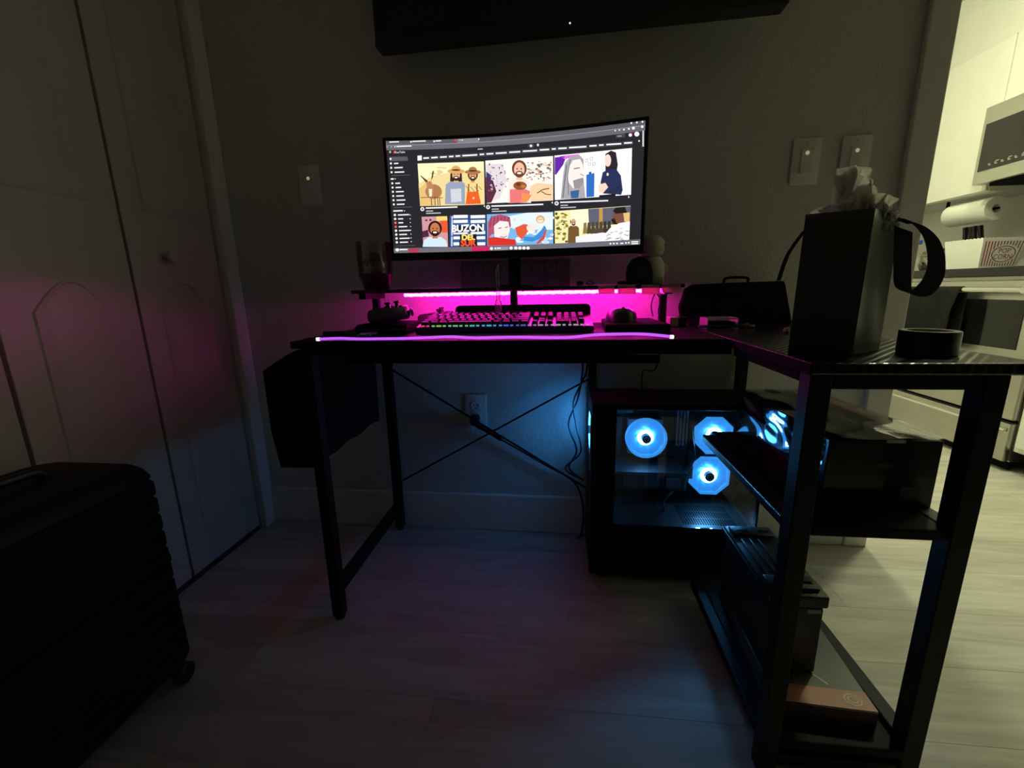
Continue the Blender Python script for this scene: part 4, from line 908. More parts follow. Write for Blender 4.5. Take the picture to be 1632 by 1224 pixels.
# game controllers
def controller(name, label, loc, rz, tilt, grp):
    t = thing(name, label, 'controller', loc, rz, grp)
    R_ = Matrix.Rotation(tilt, 4, 'X')
    def T(bm): bm.transform(R_); return bm
    pts = [(-0.072,-0.050),(-0.062,-0.060),(-0.050,-0.050),(-0.034,-0.014),(-0.018,-0.008),(0.018,-0.008),(0.034,-0.014),(0.050,-0.050),(0.062,-0.060),(0.072,-0.050),(0.074,0.000),(0.066,0.036),(0.045,0.048),(0.020,0.044),(-0.020,0.044),(-0.045,0.048),(-0.066,0.036),(-0.074,0.000)]
    bm = bm_new(); rings = []
    for sc, z in ((0.90,0.0),(0.98,0.007),(1.0,0.016),(0.97,0.026),(0.88,0.033)): rings.append([bm.verts.new((x*sc, -0.006+(y+0.006)*sc, z)) for x, y in pts])
    for a, b in zip(rings, rings[1:]):
        for i in range(len(a)): bm.faces.new((a[i],a[(i+1)%len(a)],b[(i+1)%len(a)],b[i]))
    bm.faces.new(rings[0][::-1]); bm.faces.new(rings[-1]); obj('body', T(bm), M_GREYP, t, smooth=True, local=True)
    for x, y in ((-0.044,0.016),(0.022,-0.006)):
        s = obj('thumb_stick', T(lathe(bm_new(), [(0.0065,0.0331),(0.0055,0.041),(0.0088,0.043),(0.0090,0.047),(0.006,0.0475)], (x,y,0), 'Z', 16)), M_PLAST, t, smooth=True, local=True)
    for dx, dy in ((0,0.010),(0,-0.010),(0.010,0),(-0.010,0)): obj('button', T(lathe(bm_new(), [(0.0042,0.0331),(0.0042,0.036),(0.003,0.0368)], (0.046+dx,0.016+dy,0), 'Z', 12)), M_PLAST, t, smooth=True, local=True)
    b = bm_new(); box(b,-0.031,-0.009,-0.010,-0.004,0.0331,0.0362); box(b,-0.023,-0.017,-0.018,-0.0101,0.0331,0.0362); box(b,-0.023,-0.017,-0.0039,0.004,0.0331,0.0362); obj('direction_pad', T(b), M_PLAST, t, local=True)
    for s in (-1,1): obj('trigger', T(box(bm_new(), s*0.045-0.012, s*0.045+0.012, 0.0485, 0.056, 0.006, 0.024, bev=0.003)), M_PLAST, t, smooth=True, local=True)
    return t
# a low black case carries the first controller
cs_ = thing('flat_case', 'low black zip case left of the keyboard under a game controller', 'case', (-0.47,-0.25,DT))
bm = bm_new(); prism(bm, [(-0.520,-0.345,DT+0.0006),(-0.385,-0.345,DT+0.0006),(-0.395,-0.200,DT+0.0006),(-0.505,-0.200,DT+0.0006)], (0,0,0.026), 0.007); obj('shell', bm, M_FAB, cs_, smooth=True)
obj('zipper', prism(bm_new(), [(-0.522,-0.347,DT+0.012),(-0.3842,-0.347,DT+0.012),(-0.3942,-0.199,DT+0.012),(-0.5065,-0.199,DT+0.012)], (0,0,0.003)), M_PLAST, cs_)
controller('game_controller', 'game controller lying on the low black case, nearer the desk end', (-0.452,-0.262,DT+0.0330), math.radians(-70), 0.09, 'game controllers')
controller('game_controller', 'game controller tucked behind the left end of the keyboard', (-0.362,-0.105,DT+0.0075), math.radians(-62), 0.10, 'game controllers')
# small things at the left end
o = obj('small_box', box(bm_new(), -0.565,-0.528,-0.262,-0.215,DT+0.0006,DT+0.014,bev=0.002), M_GREYP, smooth=True); tag(o, 'small dark box beside the left riser post', 'box')
t = thing('marker_pen', 'short black marker pen lying at the left desk corner', 'pen', (-0.56,-0.385,DT))
obj('barrel', tube(bm_new(), [(-0.585,-0.385,DT+0.0075),(-0.530,-0.378,DT+0.0075)], 0.0068, 12), M_PLAST, t, smooth=True); obj('cap', tube(bm_new(), [(-0.5295,-0.378,DT+0.0075),(-0.510,-0.3755,DT+0.0075)], 0.0056, 12), M_GREYP, t, smooth=True)
t = thing('key_ring', 'little bunch of keys lying beside the marker pen', 'keys', (-0.50,-0.375,DT))
b = bm_new(); tube(b, [(-0.497+0.011*math.cos(a*PI/10), -0.372+0.011*math.sin(a*PI/10), DT+0.0016) for a in range(21)], 0.001, 6); obj('ring', b, M_STEELB, t, smooth=True)
for k in range(3):
    a = -0.5+k*0.5; u = Vector((math.cos(a),math.sin(a),0)); p = Vector((-0.494,-0.376,DT+0.0036+k*0.0018)); v = Vector((-u.y,u.x,0))
    obj('key', prism(bm_new(), [p-v*0.006, p+v*0.006, p+u*0.014+v*0.006, p+u*0.016+v*0.0025, p+u*0.040+v*0.0025, p+u*0.043, p+u*0.040-v*0.0015, p+u*0.016-v*0.0025, p+u*0.014-v*0.006], (0,0,0.0015)), M_STEEL, t)
# things at the right end of the main top
o = obj('small_box', box(bm_new(), 0.290,0.312,-0.205,-0.165,DT+0.0006,DT+0.026,bev=0.002), mat('pink card',(0.55,0.42,0.44),0.7)); tag(o, 'small pale box in the pink glow beside the right riser post', 'box')  # pink of the strip light is mixed into the card colour
o = obj('small_box', box(bm_new(), 0.314,0.336,-0.200,-0.172,DT+0.0006,DT+0.026,bev=0.002), M_PLAST); tag(o, 'small black box next to the pale one by the right riser post', 'box')
o = obj('cable', tube(bm_new(), smooth_path([(0.258,-0.145,DT+0.026),(0.252,-0.142,DT+0.055),(0.262,-0.140,DT+0.088),(0.276,-0.141,DT+0.070),(0.272,-0.143,DT+0.040),(0.277,-0.144,DT+0.015),(0.270,-0.150,DT+0.0028)]), 0.0018, 6), M_PLAST, smooth=True); tag(o, 'thin tangled cable hanging beside the right riser post', 'cable')
# laptop sleeve leaning at the wall
ll = thing('laptop_bag', 'black soft laptop bag leaning at the wall behind the gift bag', 'bag', (0.49,-0.09,DT))
P = [ony(1097,524,-0.12),ony(1088,505,-0.12),ony(1088,490,-0.12),ony(1103,460,-0.12),ony(1118,453,-0.12),ony(1180,450,-0.12),ony(1275,447,-0.12),ony(1292,452,-0.12),ony(1298,470,-0.12),ony(1300,524,-0.12)]
P = [Vector((p.x, -0.130+0.55*(p.z-DT), max(p.z,DT+0.0008))) for p in P]; P[-1].x = min(P[-1].x, 0.632)
for p in P: p.x = min(p.x, 0.632)
bm = bm_new(); prism(bm, P, (0,0.040,0.0), 0.006); obj('bag_body', bm, M_FAB, ll, smooth=True)
obj('handle', tube(bm_new(), smooth_path([(0.47,-0.058,0.853),(0.475,-0.062,0.868),(0.53,-0.062,0.868),(0.535,-0.058,0.853)]), 0.004, 8), M_FAB, ll, smooth=True)
# open white tray with cards
wt = thing('card_tray', 'small open white tray with dark cards in it beside the laptop bag', 'tray', (0.42,-0.215,DT))
x0, x1, y0, y1, z0, z1 = 0.378, 0.455, -0.228, -0.165, DT+0.0006, DT+0.024
bm = bm_new(); box(bm,x0,x1,y0,y1,z0,z0+0.002); box(bm,x0,x0+0.0022,y0,y1,z0+0.002,z1); box(bm,x1-0.0022,x1,y0,y1,z0+0.002,z1); box(bm,x0+0.0022,x1-0.0022,y1-0.0022,y1,z0+0.002,z1); box(bm,x0+0.0022,x1-0.0022,y0,y0+0.0022,z1-0.003,z1)
obj('tray_shell', bm, M_WHITEP, wt); obj('card_stack', B(x0+0.006,x1-0.006,y0+0.006,y1-0.006,z0+0.0022,z0+0.013), M_MATTE, wt)
cb = obj('cable', tube(bm_new(), smooth_path([(0.352,-0.24,DT+0.004),(0.375,-0.262,DT+0.006),(0.41,-0.258,DT+0.004),(0.44,-0.264,DT+0.008),(0.475,-0.255,DT+0.006),(0.49,-0.235,DT+0.004)]), 0.0036, 8), M_PLAST, smooth=True); tag(cb, 'short black cable lying before the white card tray', 'cable')
for nm, px, py, lab in (('ball_knob',1190,518,'small grey ball beside the white card tray'),('ball_knob',1253,526,'small grey ball at the foot of the gift bag')):
    p = onz(px, py+4, DT); o = obj(nm, lathe(bm_new(), [(0.003,0.0004),(0.006,0.002),(0.0068,0.006),(0.005,0.010),(0.002,0.0115)], (p.x,p.y,DT), 'Z', 14), mat('grey rubber',(0.25,0.24,0.23),0.6), smooth=True); tag(o, lab, 'ball')
# ------------------------------------------------------------------ things on the riser shelf
cu = thing('toy_cup', 'clear cup with a dark red base holding a small toy', 'cup', (-0.545,-0.13,RZ))
c0 = (-0.5465,-0.130,0)
obj('cup_base', lathe(bm_new(), [(0.036,RZ+0.0005),(0.049,RZ+0.045),(0.048,RZ+0.046),(0.035,RZ+0.003)], c0, 'Z', 32), mat('dark red plastic',(0.10,0.004,0.012),0.3,coat=0.3), cu, smooth=True)
obj('cup_wall', lathe(bm_new(), [(0.0485,RZ+0.0462),(0.050,RZ+0.09),(0.051,RZ+0.135),(0.0498,RZ+0.135),(0.0488,RZ+0.09),(0.0473,RZ+0.0462)], c0, 'Z', 32, False, False), M_CLEAR, cu, smooth=True)
ty = thing('toy_figure', 'cream block toy with two dark dots and a brimmed cap inside the cup', 'toy', (-0.5465,-0.13,RZ+0.046))
hx, hy, hz = -0.5505, -0.13, RZ+0.0475
M_CREAM = mat('cream vinyl',(0.42,0.40,0.33),0.5)
obj('head', box(bm_new(), hx-0.027,hx+0.027,hy-0.020,hy+0.020,hz+0.008,hz+0.034,bev=0.006), M_CREAM, ty, smooth=True)
obj('chin_band', box(bm_new(), hx-0.0255,hx+0.0255,hy-0.0205,hy+0.0195,hz,hz+0.009,bev=0.003), mat('maroon vinyl',(0.06,0.008,0.02),0.5), ty, smooth=True)
for s in (-1,1): obj('eye', lathe(bm_new(), [(0.0038,-0.0203),(0.0030,-0.0218)], (hx-0.003+s*0.0095,hy,hz+0.024), 'Y', 14), M_MATTE, ty)
obj('cap_brim', box(bm_new(), hx-0.029,hx+0.029,hy-0.027,hy+0.0195,hz+0.0342,hz+0.0385,bev=0.0015), M_MATTE, ty, smooth=True)
obj('cap_crown', lathe(bm_new(), [(0.024,0.0386),(0.023,0.048),(0.017,0.056),(0.006,0.061)], (hx,hy,hz), 'Z', 20), M_GREYP, ty, smooth=True)
bt = obj('toy_bat', tube(bm_new(), [(-0.514,-0.150,RZ+0.048),(-0.5145,-0.150,RZ+0.060),(-0.5155,-0.1495,RZ+0.085),(-0.5168,-0.149,RZ+0.110),(-0.5172,-0.149,RZ+0.122)], 0.004, 12, [0.0042,0.0025,0.0045,0.0085,0.0060]), mat('pale wood',(0.62,0.60,0.48),0.4), smooth=True); tag(bt, 'pale little bat standing inside the clear cup', 'toy bat')
# white vinyl figure
wf = thing('white_figure', 'plain white vinyl figure on the right end of the riser shelf', 'figure', (0.253,-0.115,RZ))
wc = (0.250,-0.112,0); M_VIN = mat('white vinyl',(0.62,0.60,0.52),0.5,vary=0.03)
obj('body', lathe(bm_new(), [(0.030,RZ+0.0006),(0.036,RZ+0.010),(0.040,RZ+0.035),(0.038,RZ+0.052),(0.029,RZ+0.070),(0.026,RZ+0.074)], wc, 'Z', 28), M_VIN, wf, smooth=True)
obj('head', lathe(bm_new(), [(0.022,RZ+0.0742),(0.032,RZ+0.080),(0.037,RZ+0.098),(0.035,RZ+0.116),(0.024,RZ+0.129),(0.008,RZ+0.134)], wc, 'Z', 28), M_VIN, wf, smooth=True)
obj('antenna', tube(bm_new(), [(0.246,-0.112,RZ+0.133),(0.246,-0.112,RZ+0.143)], 0.0025, 8), M_VIN, wf, smooth=True)
obj('arm', lathe(bm_new(), [(0.002,0),(0.008,0.004),(0.010,0.012),(0.007,0.020),(0.002,0.024)], (0.288,-0.116,RZ+0.030), 'Z', 14), M_VIN, wf, smooth=True)
obj('eye', lathe(bm_new(), [(0.0026,0.0),(0.002,0.0016)], (0.2838,-0.128,RZ+0.104), 'X', 12), M_MATTE, wf)
obj('foot', box(bm_new(), 0.248,0.282,-0.150,-0.120,RZ+0.0006,RZ+0.022,bev=0.006), M_VIN, wf, smooth=True)
# round black device with tape tongue
tm = thing('tape_measure', 'round black tape measure lying before the white figure', 'tape measure', (0.21,-0.155,RZ))
ps = [(0.180,RZ+0.0006),(0.246,RZ+0.0006),(0.247,RZ+0.030),(0.240,RZ+0.055),(0.228,RZ+0.068),(0.210,RZ+0.0735),(0.192,RZ+0.067),(0.181,RZ+0.050),(0.178,RZ+0.028)]
obj('case', prism(bm_new(), [(x,-0.175,z) for x, z in ps], (0,0.036,0), 0.004), M_PLAST, tm, smooth=True)
obj('disc', lathe(bm_new(), [(0.0215,-0.1752),(0.0205,-0.1775),(0.014,-0.178)], (0.212,0,RZ+0.036), 'Y', 24), M_GREYP, tm, smooth=True)
obj('belt_clip', box(bm_new(), 0.156,0.1795,-0.170,-0.145,RZ+0.0006,RZ+0.010,bev=0.003), M_PLAST, tm, smooth=True)
o = obj('glass_stone', lathe(bm_new(), [(0.006,0.0006),(0.012,0.004),(0.011,0.010),(0.004,0.014)], (0.082,-0.15,RZ), 'Z', 14), M_CLEAR, smooth=True); tag(o, 'small clear glass stone on the riser shelf left of the tape measure', 'stone')
o = obj('small_box', box(bm_new(), 0.045,0.063,-0.15,-0.128,RZ+0.0006,RZ+0.012,bev=0.002), M_PLAST); tag(o, 'tiny black box on the riser shelf under the monitor', 'box')
# ------------------------------------------------------------------ desktop computer
CX0, CX1, CY0, CY1, CZ1 = 0.088, 0.546, -0.252, -0.062, 0.540
GZ0, GZ1 = 0.182, 0.524                                      # glass from shroud to roof
pcx = thing('desktop_computer', 'black tower computer with glass sides and glowing blue fans', 'computer', (0.317,-0.157,0))
M_CASE = mat('black steel case', (0.009,0.009,0.010), 0.5, vary=0.1, spec=0.15)
M_PCB = mat('dark circuit board', (0.014,0.018,0.022), 0.5, vary=0.4, scale=90)
M_GLASS = clear('smoked pane', (0.86,0.88,0.90), 0.02, 0.02)
def pb(name, *a, m=M_CASE, p=pcx, **k): return obj(name, B(*a, **k), m, p)
pb('roof', CX0, CX1, CY0, CY1, GZ1, CZ1, bev=0.003)
pb('shroud', CX0+0.001, CX1-0.001, CY0+0.003, CY1-0.001, 0.022, GZ0-0.006)
pb('lower_skirt', CX0, CX1, CY0-0.001, CY0+0.0028, 0.020, GZ0-0.002, bev=0.001)
pb('back_tray', CX0+0.02, CX1-0.002, CY1-0.012, CY1, GZ0-0.006, GZ1-0.0005)
pb('rear_pillar', CX0, CX0+0.066, CY0, CY0+0.010, GZ0-0.0015, GZ1-0.0005)
rr_ = obj('rear_panel', B(CX0, CX0+0.004, CY0+0.0105, CY1, GZ0-0.006, 0.345), M_CASE, pcx)
bm = bm_new(); box(bm, CX0, CX0+0.004, CY0+0.0105, CY0+0.066, 0.3655, GZ1-0.0005); box(bm, CX0, CX0+0.004, CY0+0.0665, CY1-0.0125, 0.488, GZ1-0.0005); box(bm, CX0, CX0+0.004, CY0+0.0105, CY1-0.0125, 0.3455, 0.365)
obj('rear_frame', bm, M_CASE, pcx)
for fx in (CX0+0.04, CX1-0.04):
    for fy in (CY0+0.03, CY1-0.03): obj('foot', lathe(bm_new(), [(0.016,0.0005),(0.017,0.015),(0.013,0.0215)], (fx,fy,0), 'Z', 14), M_PLAST, pcx)
pb('side_glass', CX0+0.067, CX1-0.001, CY0+0.0005, CY0+0.0035, GZ0-0.0015, GZ1-0.0005, m=M_GLASS)
pb('front_glass', CX1-0.0045, CX1-0.0005, CY0+0.004, CY1-0.0125, GZ0-0.0015, GZ1-0.0005, m=clear('front pane', (0.80,0.81,0.83), 0.05, 0.02))
# perforated vent in the shroud roof
vt = pb('shroud_roof', CX0+0.068, CX1-0.006, CY0+0.005, CY1-0.013, GZ0-0.0058, GZ0-0.002, m=mat('shroud top',(0.035,0.035,0.037),0.35))
for j in range(3):
    for i in range(22):
        x = 0.355+i*0.0068; y = -0.232+j*0.040
        obj('slot', B(x, x+0.003, y, y+0.034, GZ0-0.0022, GZ0-0.0014), M_MATTE, vt)
# motherboard, cooler, memory, graphics card
mb = pb('motherboard', 0.160, 0.395, CY1-0.0165, CY1-0.0125, 0.215, 0.515, m=M_PCB)
for (x0,x1,z0,z1,d) in ((0.165,0.225,0.47,0.508,0.020),(0.165,0.19,0.33,0.46,0.022),(0.24,0.33,0.492,0.508,0.012),(0.37,0.388,0.40,0.45,0.010),(0.20,0.36,0.245,0.262,0.008)):
    obj('heatsink', B(x0,x1,CY1-0.017-d,CY1-0.0167,z0,z1,bev=0.002), mat('gunmetal',(0.08,0.085,0.09),0.3,0.8), mb)
for k in range(9): obj('port', B(0.172+0.006*(k%2),0.186+0.006*(k%2),CY1-0.030,CY1-0.0172,0.300+k*0.0032,0.302+k*0.0032), M_GREYP, mb)
for i in range(4): pb('memory_stick', 0.350+i*0.0095, 0.3555+i*0.0095, CY1-0.050, CY1-0.0167, 0.375, 0.500, m=mat('memory heat spreader',(0.10,0.10,0.11),0.25,0.8))
pg = pb('graphics_card', 0.160, 0.362, CY0+0.045, CY1-0.018, 0.268, 0.322, m=M_PLAST, bev=0.005)
obj('backplate', B(0.163,0.357,CY0+0.047,CY1-0.020,0.3222,0.3245), mat('satin metal',(0.14,0.14,0.15),0.35,0.9), pg)
for k in range(3): obj('shroud_fin', B(0.185+k*0.06,0.225+k*0.06,CY0+0.0405,CY0+0.0448,0.280,0.312), M_GREYP, pg)
obj('power_connector', B(0.352,0.369,CY0+0.05,CY0+0.072,0.300,0.3225), M_GREYP, pg)
pb('bracket_plate', 0.400, 0.410, CY1-0.040, CY1-0.0125, 0.262, 0.345, m=mat('blue-lit aluminium',(0.35,0.36,0.38),0.35,0.7))  # plain cool grey metal
for k, (p0,p1,p2,p3) in enumerate((((0.367,-0.17,0.31),(0.392,-0.16,0.35),(0.398,-0.11,0.40),(0.402,-0.078,0.43)),((0.36,-0.16,0.305),(0.385,-0.15,0.33),(0.400,-0.12,0.38),(0.408,-0.078,0.41)),((0.33,-0.20,0.27),(0.30,-0.21,0.24),(0.31,-0.18,0.21),(0.32,-0.15,0.178)))):
    obj('cable', tube(bm_new(), smooth_path([p0,p1,p2,p3]), 0.004, 6), M_PLAST, pcx, smooth=True)
# fans
M_BLADE = mat('glowing fan blade', (0.03,0.12,0.30), 0.4, emit=BLUE, estr=0.78)
M_RING = mat('glowing fan ring', (0.04,0.15,0.35), 0.4, emit=BLUE, estr=1.0)
M_LED = emis('fan hub led', (0.12,0.52,1.0), 110.0)
def fan(cx, cz, y, r, octo, facing='Y', led=True):
    """fan disc facing the viewer (facing Y) or out of the back (facing X); parts: frame, ring, hub, seven blades"""
    def tr(bm):
        if facing == 'X':
            bm.transform(Matrix.Translation((cx,y,cz)) @ Matrix.Rotation(-PI/2, 4, 'Z'))
        else: bm.transform(Matrix.Translation((cx,y,cz)))
        return bm
    N = 8 if octo else 40; off = PI/8 if octo else 0
    bm = bm_new(); prof = ((r*1.06,0.0),(r*1.06,0.020),(r*0.93,0.020),(r*0.93,0.0))
    rings = [[bm.verts.new((a*math.cos(off+2*PI*i/N), b, a*math.sin(off+2*PI*i/N))) for i in range(N)] for a, b in prof]
    for k in range(4):
        A, C = rings[k], rings[(k+1)%4]
        for i in range(N): bm.faces.new((A[i],A[(i+1)%N],C[(i+1)%N],C[i]))
    f = obj('fan', tr(bm), M_RING, pcx)
    for k in range(7):
        a0 = 2*PI*k/7; b = bm_new(); vv = []
        for i in range(7):
            t = i/6; rr = r*(0.30+0.60*t); sw = 0.55*t
            for j in range(4): aa = a0+sw+(j/3)*0.86; vv.append(b.verts.new((rr*math.cos(aa), 0.003+0.010*(j/3), rr*math.sin(aa))))
        for i in range(6):
            for j in range(3): b.faces.new((vv[i*4+j],vv[i*4+j+1],vv[i*4+j+5],vv[i*4+j+4]))
        o = obj('blade', tr(b), M_BLADE, f, smooth=True)
    back = bm_new(); lathe(back, [(r*0.92,0.0165),(r*0.92,0.0185)], (0,0,0), 'Y', 40); obj('diffuser', tr(back), M_BLADE, f)
    obj('hub', tr(lathe(bm_new(), [(r*0.24,0.012),(r*0.24,-0.003),(r*0.20,-0.0045),(r*0.02,-0.0045)], (0,0,0), 'Y', 28)), M_PLAST, f, smooth=True)
    obj('hub_ring', tr(lathe(bm_new(), [(r*0.16,-0.0046),(r*0.16,-0.0052),(r*0.11,-0.0052),(r*0.11,-0.0046)], (0,0,0), 'Y', 24, False, False)), mat('hub badge',(0.2,0.35,0.5),0.3), f, smooth=True)
    if led: obj('led_ring', tr(lathe(bm_new(), [(r*0.25,0.0),(r*0.41,0.001),(r*0.41,0.003),(r*0.25,0.003)], (r*-0.05,0,r*0.08), 'Y', 28, False, False)), M_LED, f, smooth=True)
    return f
def fan_px(px, py, y, rpx, octo):
    c = ony(px, py, y); e = ony(px, py-rpx, y); return fan(c.x, c.z, y, abs(e.z-c.z)*0.97, octo)
fan_px(1140, 696, -0.095, 30, True); fan_px(1131, 760, -0.100, 30, True)
fan_px(1030.5, 700, -0.148, 30, False)
cc = ony(1030.5, 700, -0.148)
pb('cooler_tower', cc.x-0.05, cc.x+0.05, -0.126, CY1-0.017, cc.z-0.055, cc.z+0.055, m=mat('cooler fins',(0.25,0.26,0.28),0.35,0.8))
M_BLADE, M_RING = mat('rear fan blade', (0.35,0.45,0.55), 0.4, emit=BLUE, estr=11.0), mat('rear fan ring', (0.35,0.45,0.55), 0.4, emit=BLUE, estr=5.0)
fan(CX0+0.0025, 0.425, -0.124, 0.054, False, 'X', led=False)
pb('rear_grille', CX0-0.0045, CX0-0.0003, CY0+0.004, CY0+0.010, 0.345, 0.50, m=mat('grey slots',(0.30,0.30,0.32),0.4,0.6))

# ------------------------------------------------------------------ wing shelves: boxes, case, flat box
gb = thing('parts_box', 'black glossy retail box in crinkled shrink wrap on the middle shelf', 'box', (0.50,-0.55,0.488))
SZ_ = 0.4885
bx0, bx1, by0, by1, bz1 = 0.4325, 0.600, -0.688, -0.335, 0.603
M_CARD = mat('glossy black card', (0.012,0.012,0.014), 0.25, vary=0.2, coat=0.3)
obj('carton', B(bx0, bx1, by0, by1, SZ_, bz1, bev=0.0015), M_CARD, gb)
obj('top_print', B(bx0+0.004, bx0+0.095, by0+0.03, by1-0.03, bz1, bz1+0.0006), mat('grey print field',(0.11,0.11,0.115),0.3), gb)
obj('top_print', B(bx0+0.105, bx1-0.006, by0+0.06, by1-0.02, bz1, bz1+0.0006), mat('rust print',(0.22,0.09,0.05),0.4), gb)
obj('top_print', B(bx0+0.100, bx1-0.032, by0+0.055, by0+0.125, bz1+0.0007, bz1+0.0011), mat('blue print',(0.05,0.10,0.5),0.4), gb)
obj('sticker', B(bx0+0.118, bx0+0.148, by0-0.0008, by0-0.0002, SZ_+0.012, SZ_+0.036), mat('grey sticker',(0.10,0.10,0.10),0.5), gb)
obj('sticker', B(bx0+0.075, bx0+0.100, by0-0.0008, by0-0.0002, SZ_+0.068, SZ_+0.075), mat('dim print',(0.05,0.045,0.045),0.5), gb)
obj('white_tab', B(bx0+0.085, bx0+0.112, by0-0.0008, by0+0.004, bz1-0.004, bz1+0.0012), M_PAPER, gb)
# shrink wrap, wrinkled so that it throws warped reflections
def wrap_left(u, v):
    y = by0-0.002+u*(by1-by0+0.004); z = SZ_+0.001+v*(bz1-SZ_+0.001)
    return (bx0-0.0060-0.0034*math.sin(u*9+2.2*math.sin(v*4))*math.sin(PI*v)-0.0012*math.sin(v*7+u*13)-0.0010*math.sin(u*21+v*4), y, z)
def wrap_top(u, v):
    x = bx0-0.003+u*(bx1-bx0+0.006); y = by0-0.002+v*(by1-by0+0.004)
    return (x, y, bz1+0.0035+0.0012*math.sin(u*12+v*9)+0.0010*math.sin(v*23-u*5))
def wrap_front(u, v):
    x = bx0-0.003+u*(bx1-bx0+0.006); z = SZ_+0.001+v*(bz1-SZ_+0.001)
    return (x, by0-0.0035-0.0012*math.sin(u*8+v*10)*math.sin(PI*v), z)
WR = clear('shrink wrap', (0.93,0.94,0.95), 0.16, 0.06)
for nm, fn, a, b in (('wrap_side',wrap_left,40,24),('wrap_top',wrap_top,24,36)): obj(nm, grid(bm_new(), fn, a, b), WR, gb, smooth=True)
# hard plastic case standing on the flat box
fb0, fb1 = 0.0805, 0.1205
fbx = thing('flat_box', 'flat grey gift box with a copper band and oval emblem on the bottom shelf', 'box', (0.475,-0.6,0.08))
FB = Matrix.Translation((0.474,-0.572,0)) @ Matrix.Rotation(math.radians(-3), 4, 'Z') @ Matrix.Translation((-0.476,0.584,0))
def fbt(bm): bm.transform(FB); return bm
obj('lid', fbt(B(0.396,0.562,-0.736,-0.420,fb0,fb1,bev=0.0015)), mat('olive grey print',(0.10,0.10,0.085),0.28,vary=0.2,coat=0.2), fbx)
obj('front_panel', fbt(B(0.3964,0.5616,-0.7372,-0.7364,fb0+0.003,fb1-0.001)), mat('dark maroon print',(0.03,0.006,0.012),0.5), fbx)
obj('copper_band', fbt(B(0.3964,0.5616,-0.7358,-0.698,fb1,fb1+0.0005)), mat('copper print',(0.36,0.13,0.07),0.4), fbx)
bm = bm_new(); ec = (0.532,-0.717); N = 24
for (ra, rb) in ((0.0145,0.0120),(0.0085,0.0065)):
    ro = [bm.verts.new((ec[0]+ra*math.cos(2*PI*i/N), ec[1]+ra*0.85*math.sin(2*PI*i/N), fb1+0.0009)) for i in range(N)]; ri = [bm.verts.new((ec[0]+rb*math.cos(2*PI*i/N), ec[1]+rb*0.85*math.sin(2*PI*i/N), fb1+0.0009)) for i in range(N)]
    for i in range(N): bm.faces.new((ro[i],ro[(i+1)%N],ri[(i+1)%N],ri[i]))
obj('emblem', fbt(bm), mat('gold print',(0.60,0.45,0.28),0.4), fbx)
for (x0,y0,x1,y1) in ((0.474,-0.655,0.504,-0.690),(0.470,-0.62,0.474,-0.626),(0.482,-0.648,0.487,-0.652)): obj('foil_line', fbt(prism(bm_new(), [(x0,y0,fb1),(x0+0.002,y0+0.001,fb1),(x1+0.002,y1+0.001,fb1),(x1,y1,fb1)], (0,0,0.0006))), M_STEELB, fbx)
hc = thing('tool_case', 'black hard plastic case with ribbed lid and latches on the bottom shelf', 'case', (0.43,-0.53,fb1))
hx0, hx1, hy0, hy1, hz0, hz1 = 0.388, 0.490, -0.662, -0.425, fb1+0.001, 0.300
obj('shell', B(hx0+0.004,hx1-0.004,hy0+0.004,hy1-0.004,hz0,hz1-0.034,bev=0.006), M_PLAST, hc, smooth=True)
ld = obj('lid', B(hx0,hx1,hy0,hy1,hz1-0.033,hz1-0.008,bev=0.004), M_PLAST, hc, smooth=True)
for k in range(2):
    yy = (hy0+0.012, hy1-0.050)[k]; obj('lid_bridge', B(hx0+0.004,hx1-0.010,yy,yy+0.038,hz1-0.0082,hz1,bev=0.004), M_PLAST, ld, smooth=True)
    for xx in (hx0+0.018, hx0+0.062): obj('slot', B(xx,xx+0.022,yy+0.012,yy+0.020,hz1-0.0006,hz1+0.0004,bev=0.0001), M_MATTE, ld)
for k in range(3): obj('lid_rib', B(hx0+0.014+k*0.018,hx0+0.020+k*0.018,hy0+0.054,hy1-0.054,hz1-0.0082,hz1-0.004,bev=0.0015), M_PLAST, ld, smooth=True)
obj('edge_rail', B(hx0-0.004,hx0-0.0005,hy0,hy1,hz1-0.024,hz1-0.012,bev=0.0012), M_PLAST, ld, smooth=True)
for yy in (hy0+0.045, hy1-0.075):
    lt = obj('latch', prism(bm_new(), [(hx1+0.0005,yy,hz1-0.018),(hx1+0.012,yy,hz1-0.022),(hx1+0.022,yy,hz1-0.040),(hx1+0.018,yy,hz1-0.046),(hx1+0.0005,yy,hz1-0.038)], (0,0.026,0), 0.002), M_PLAST, hc, smooth=True)
obj('label_plate', B(hx1-0.034,hx1-0.010,hy0+0.0032,hy0+0.0038,hz1-0.046,hz1-0.038), mat('pale label',(0.35,0.35,0.30),0.4), hc)
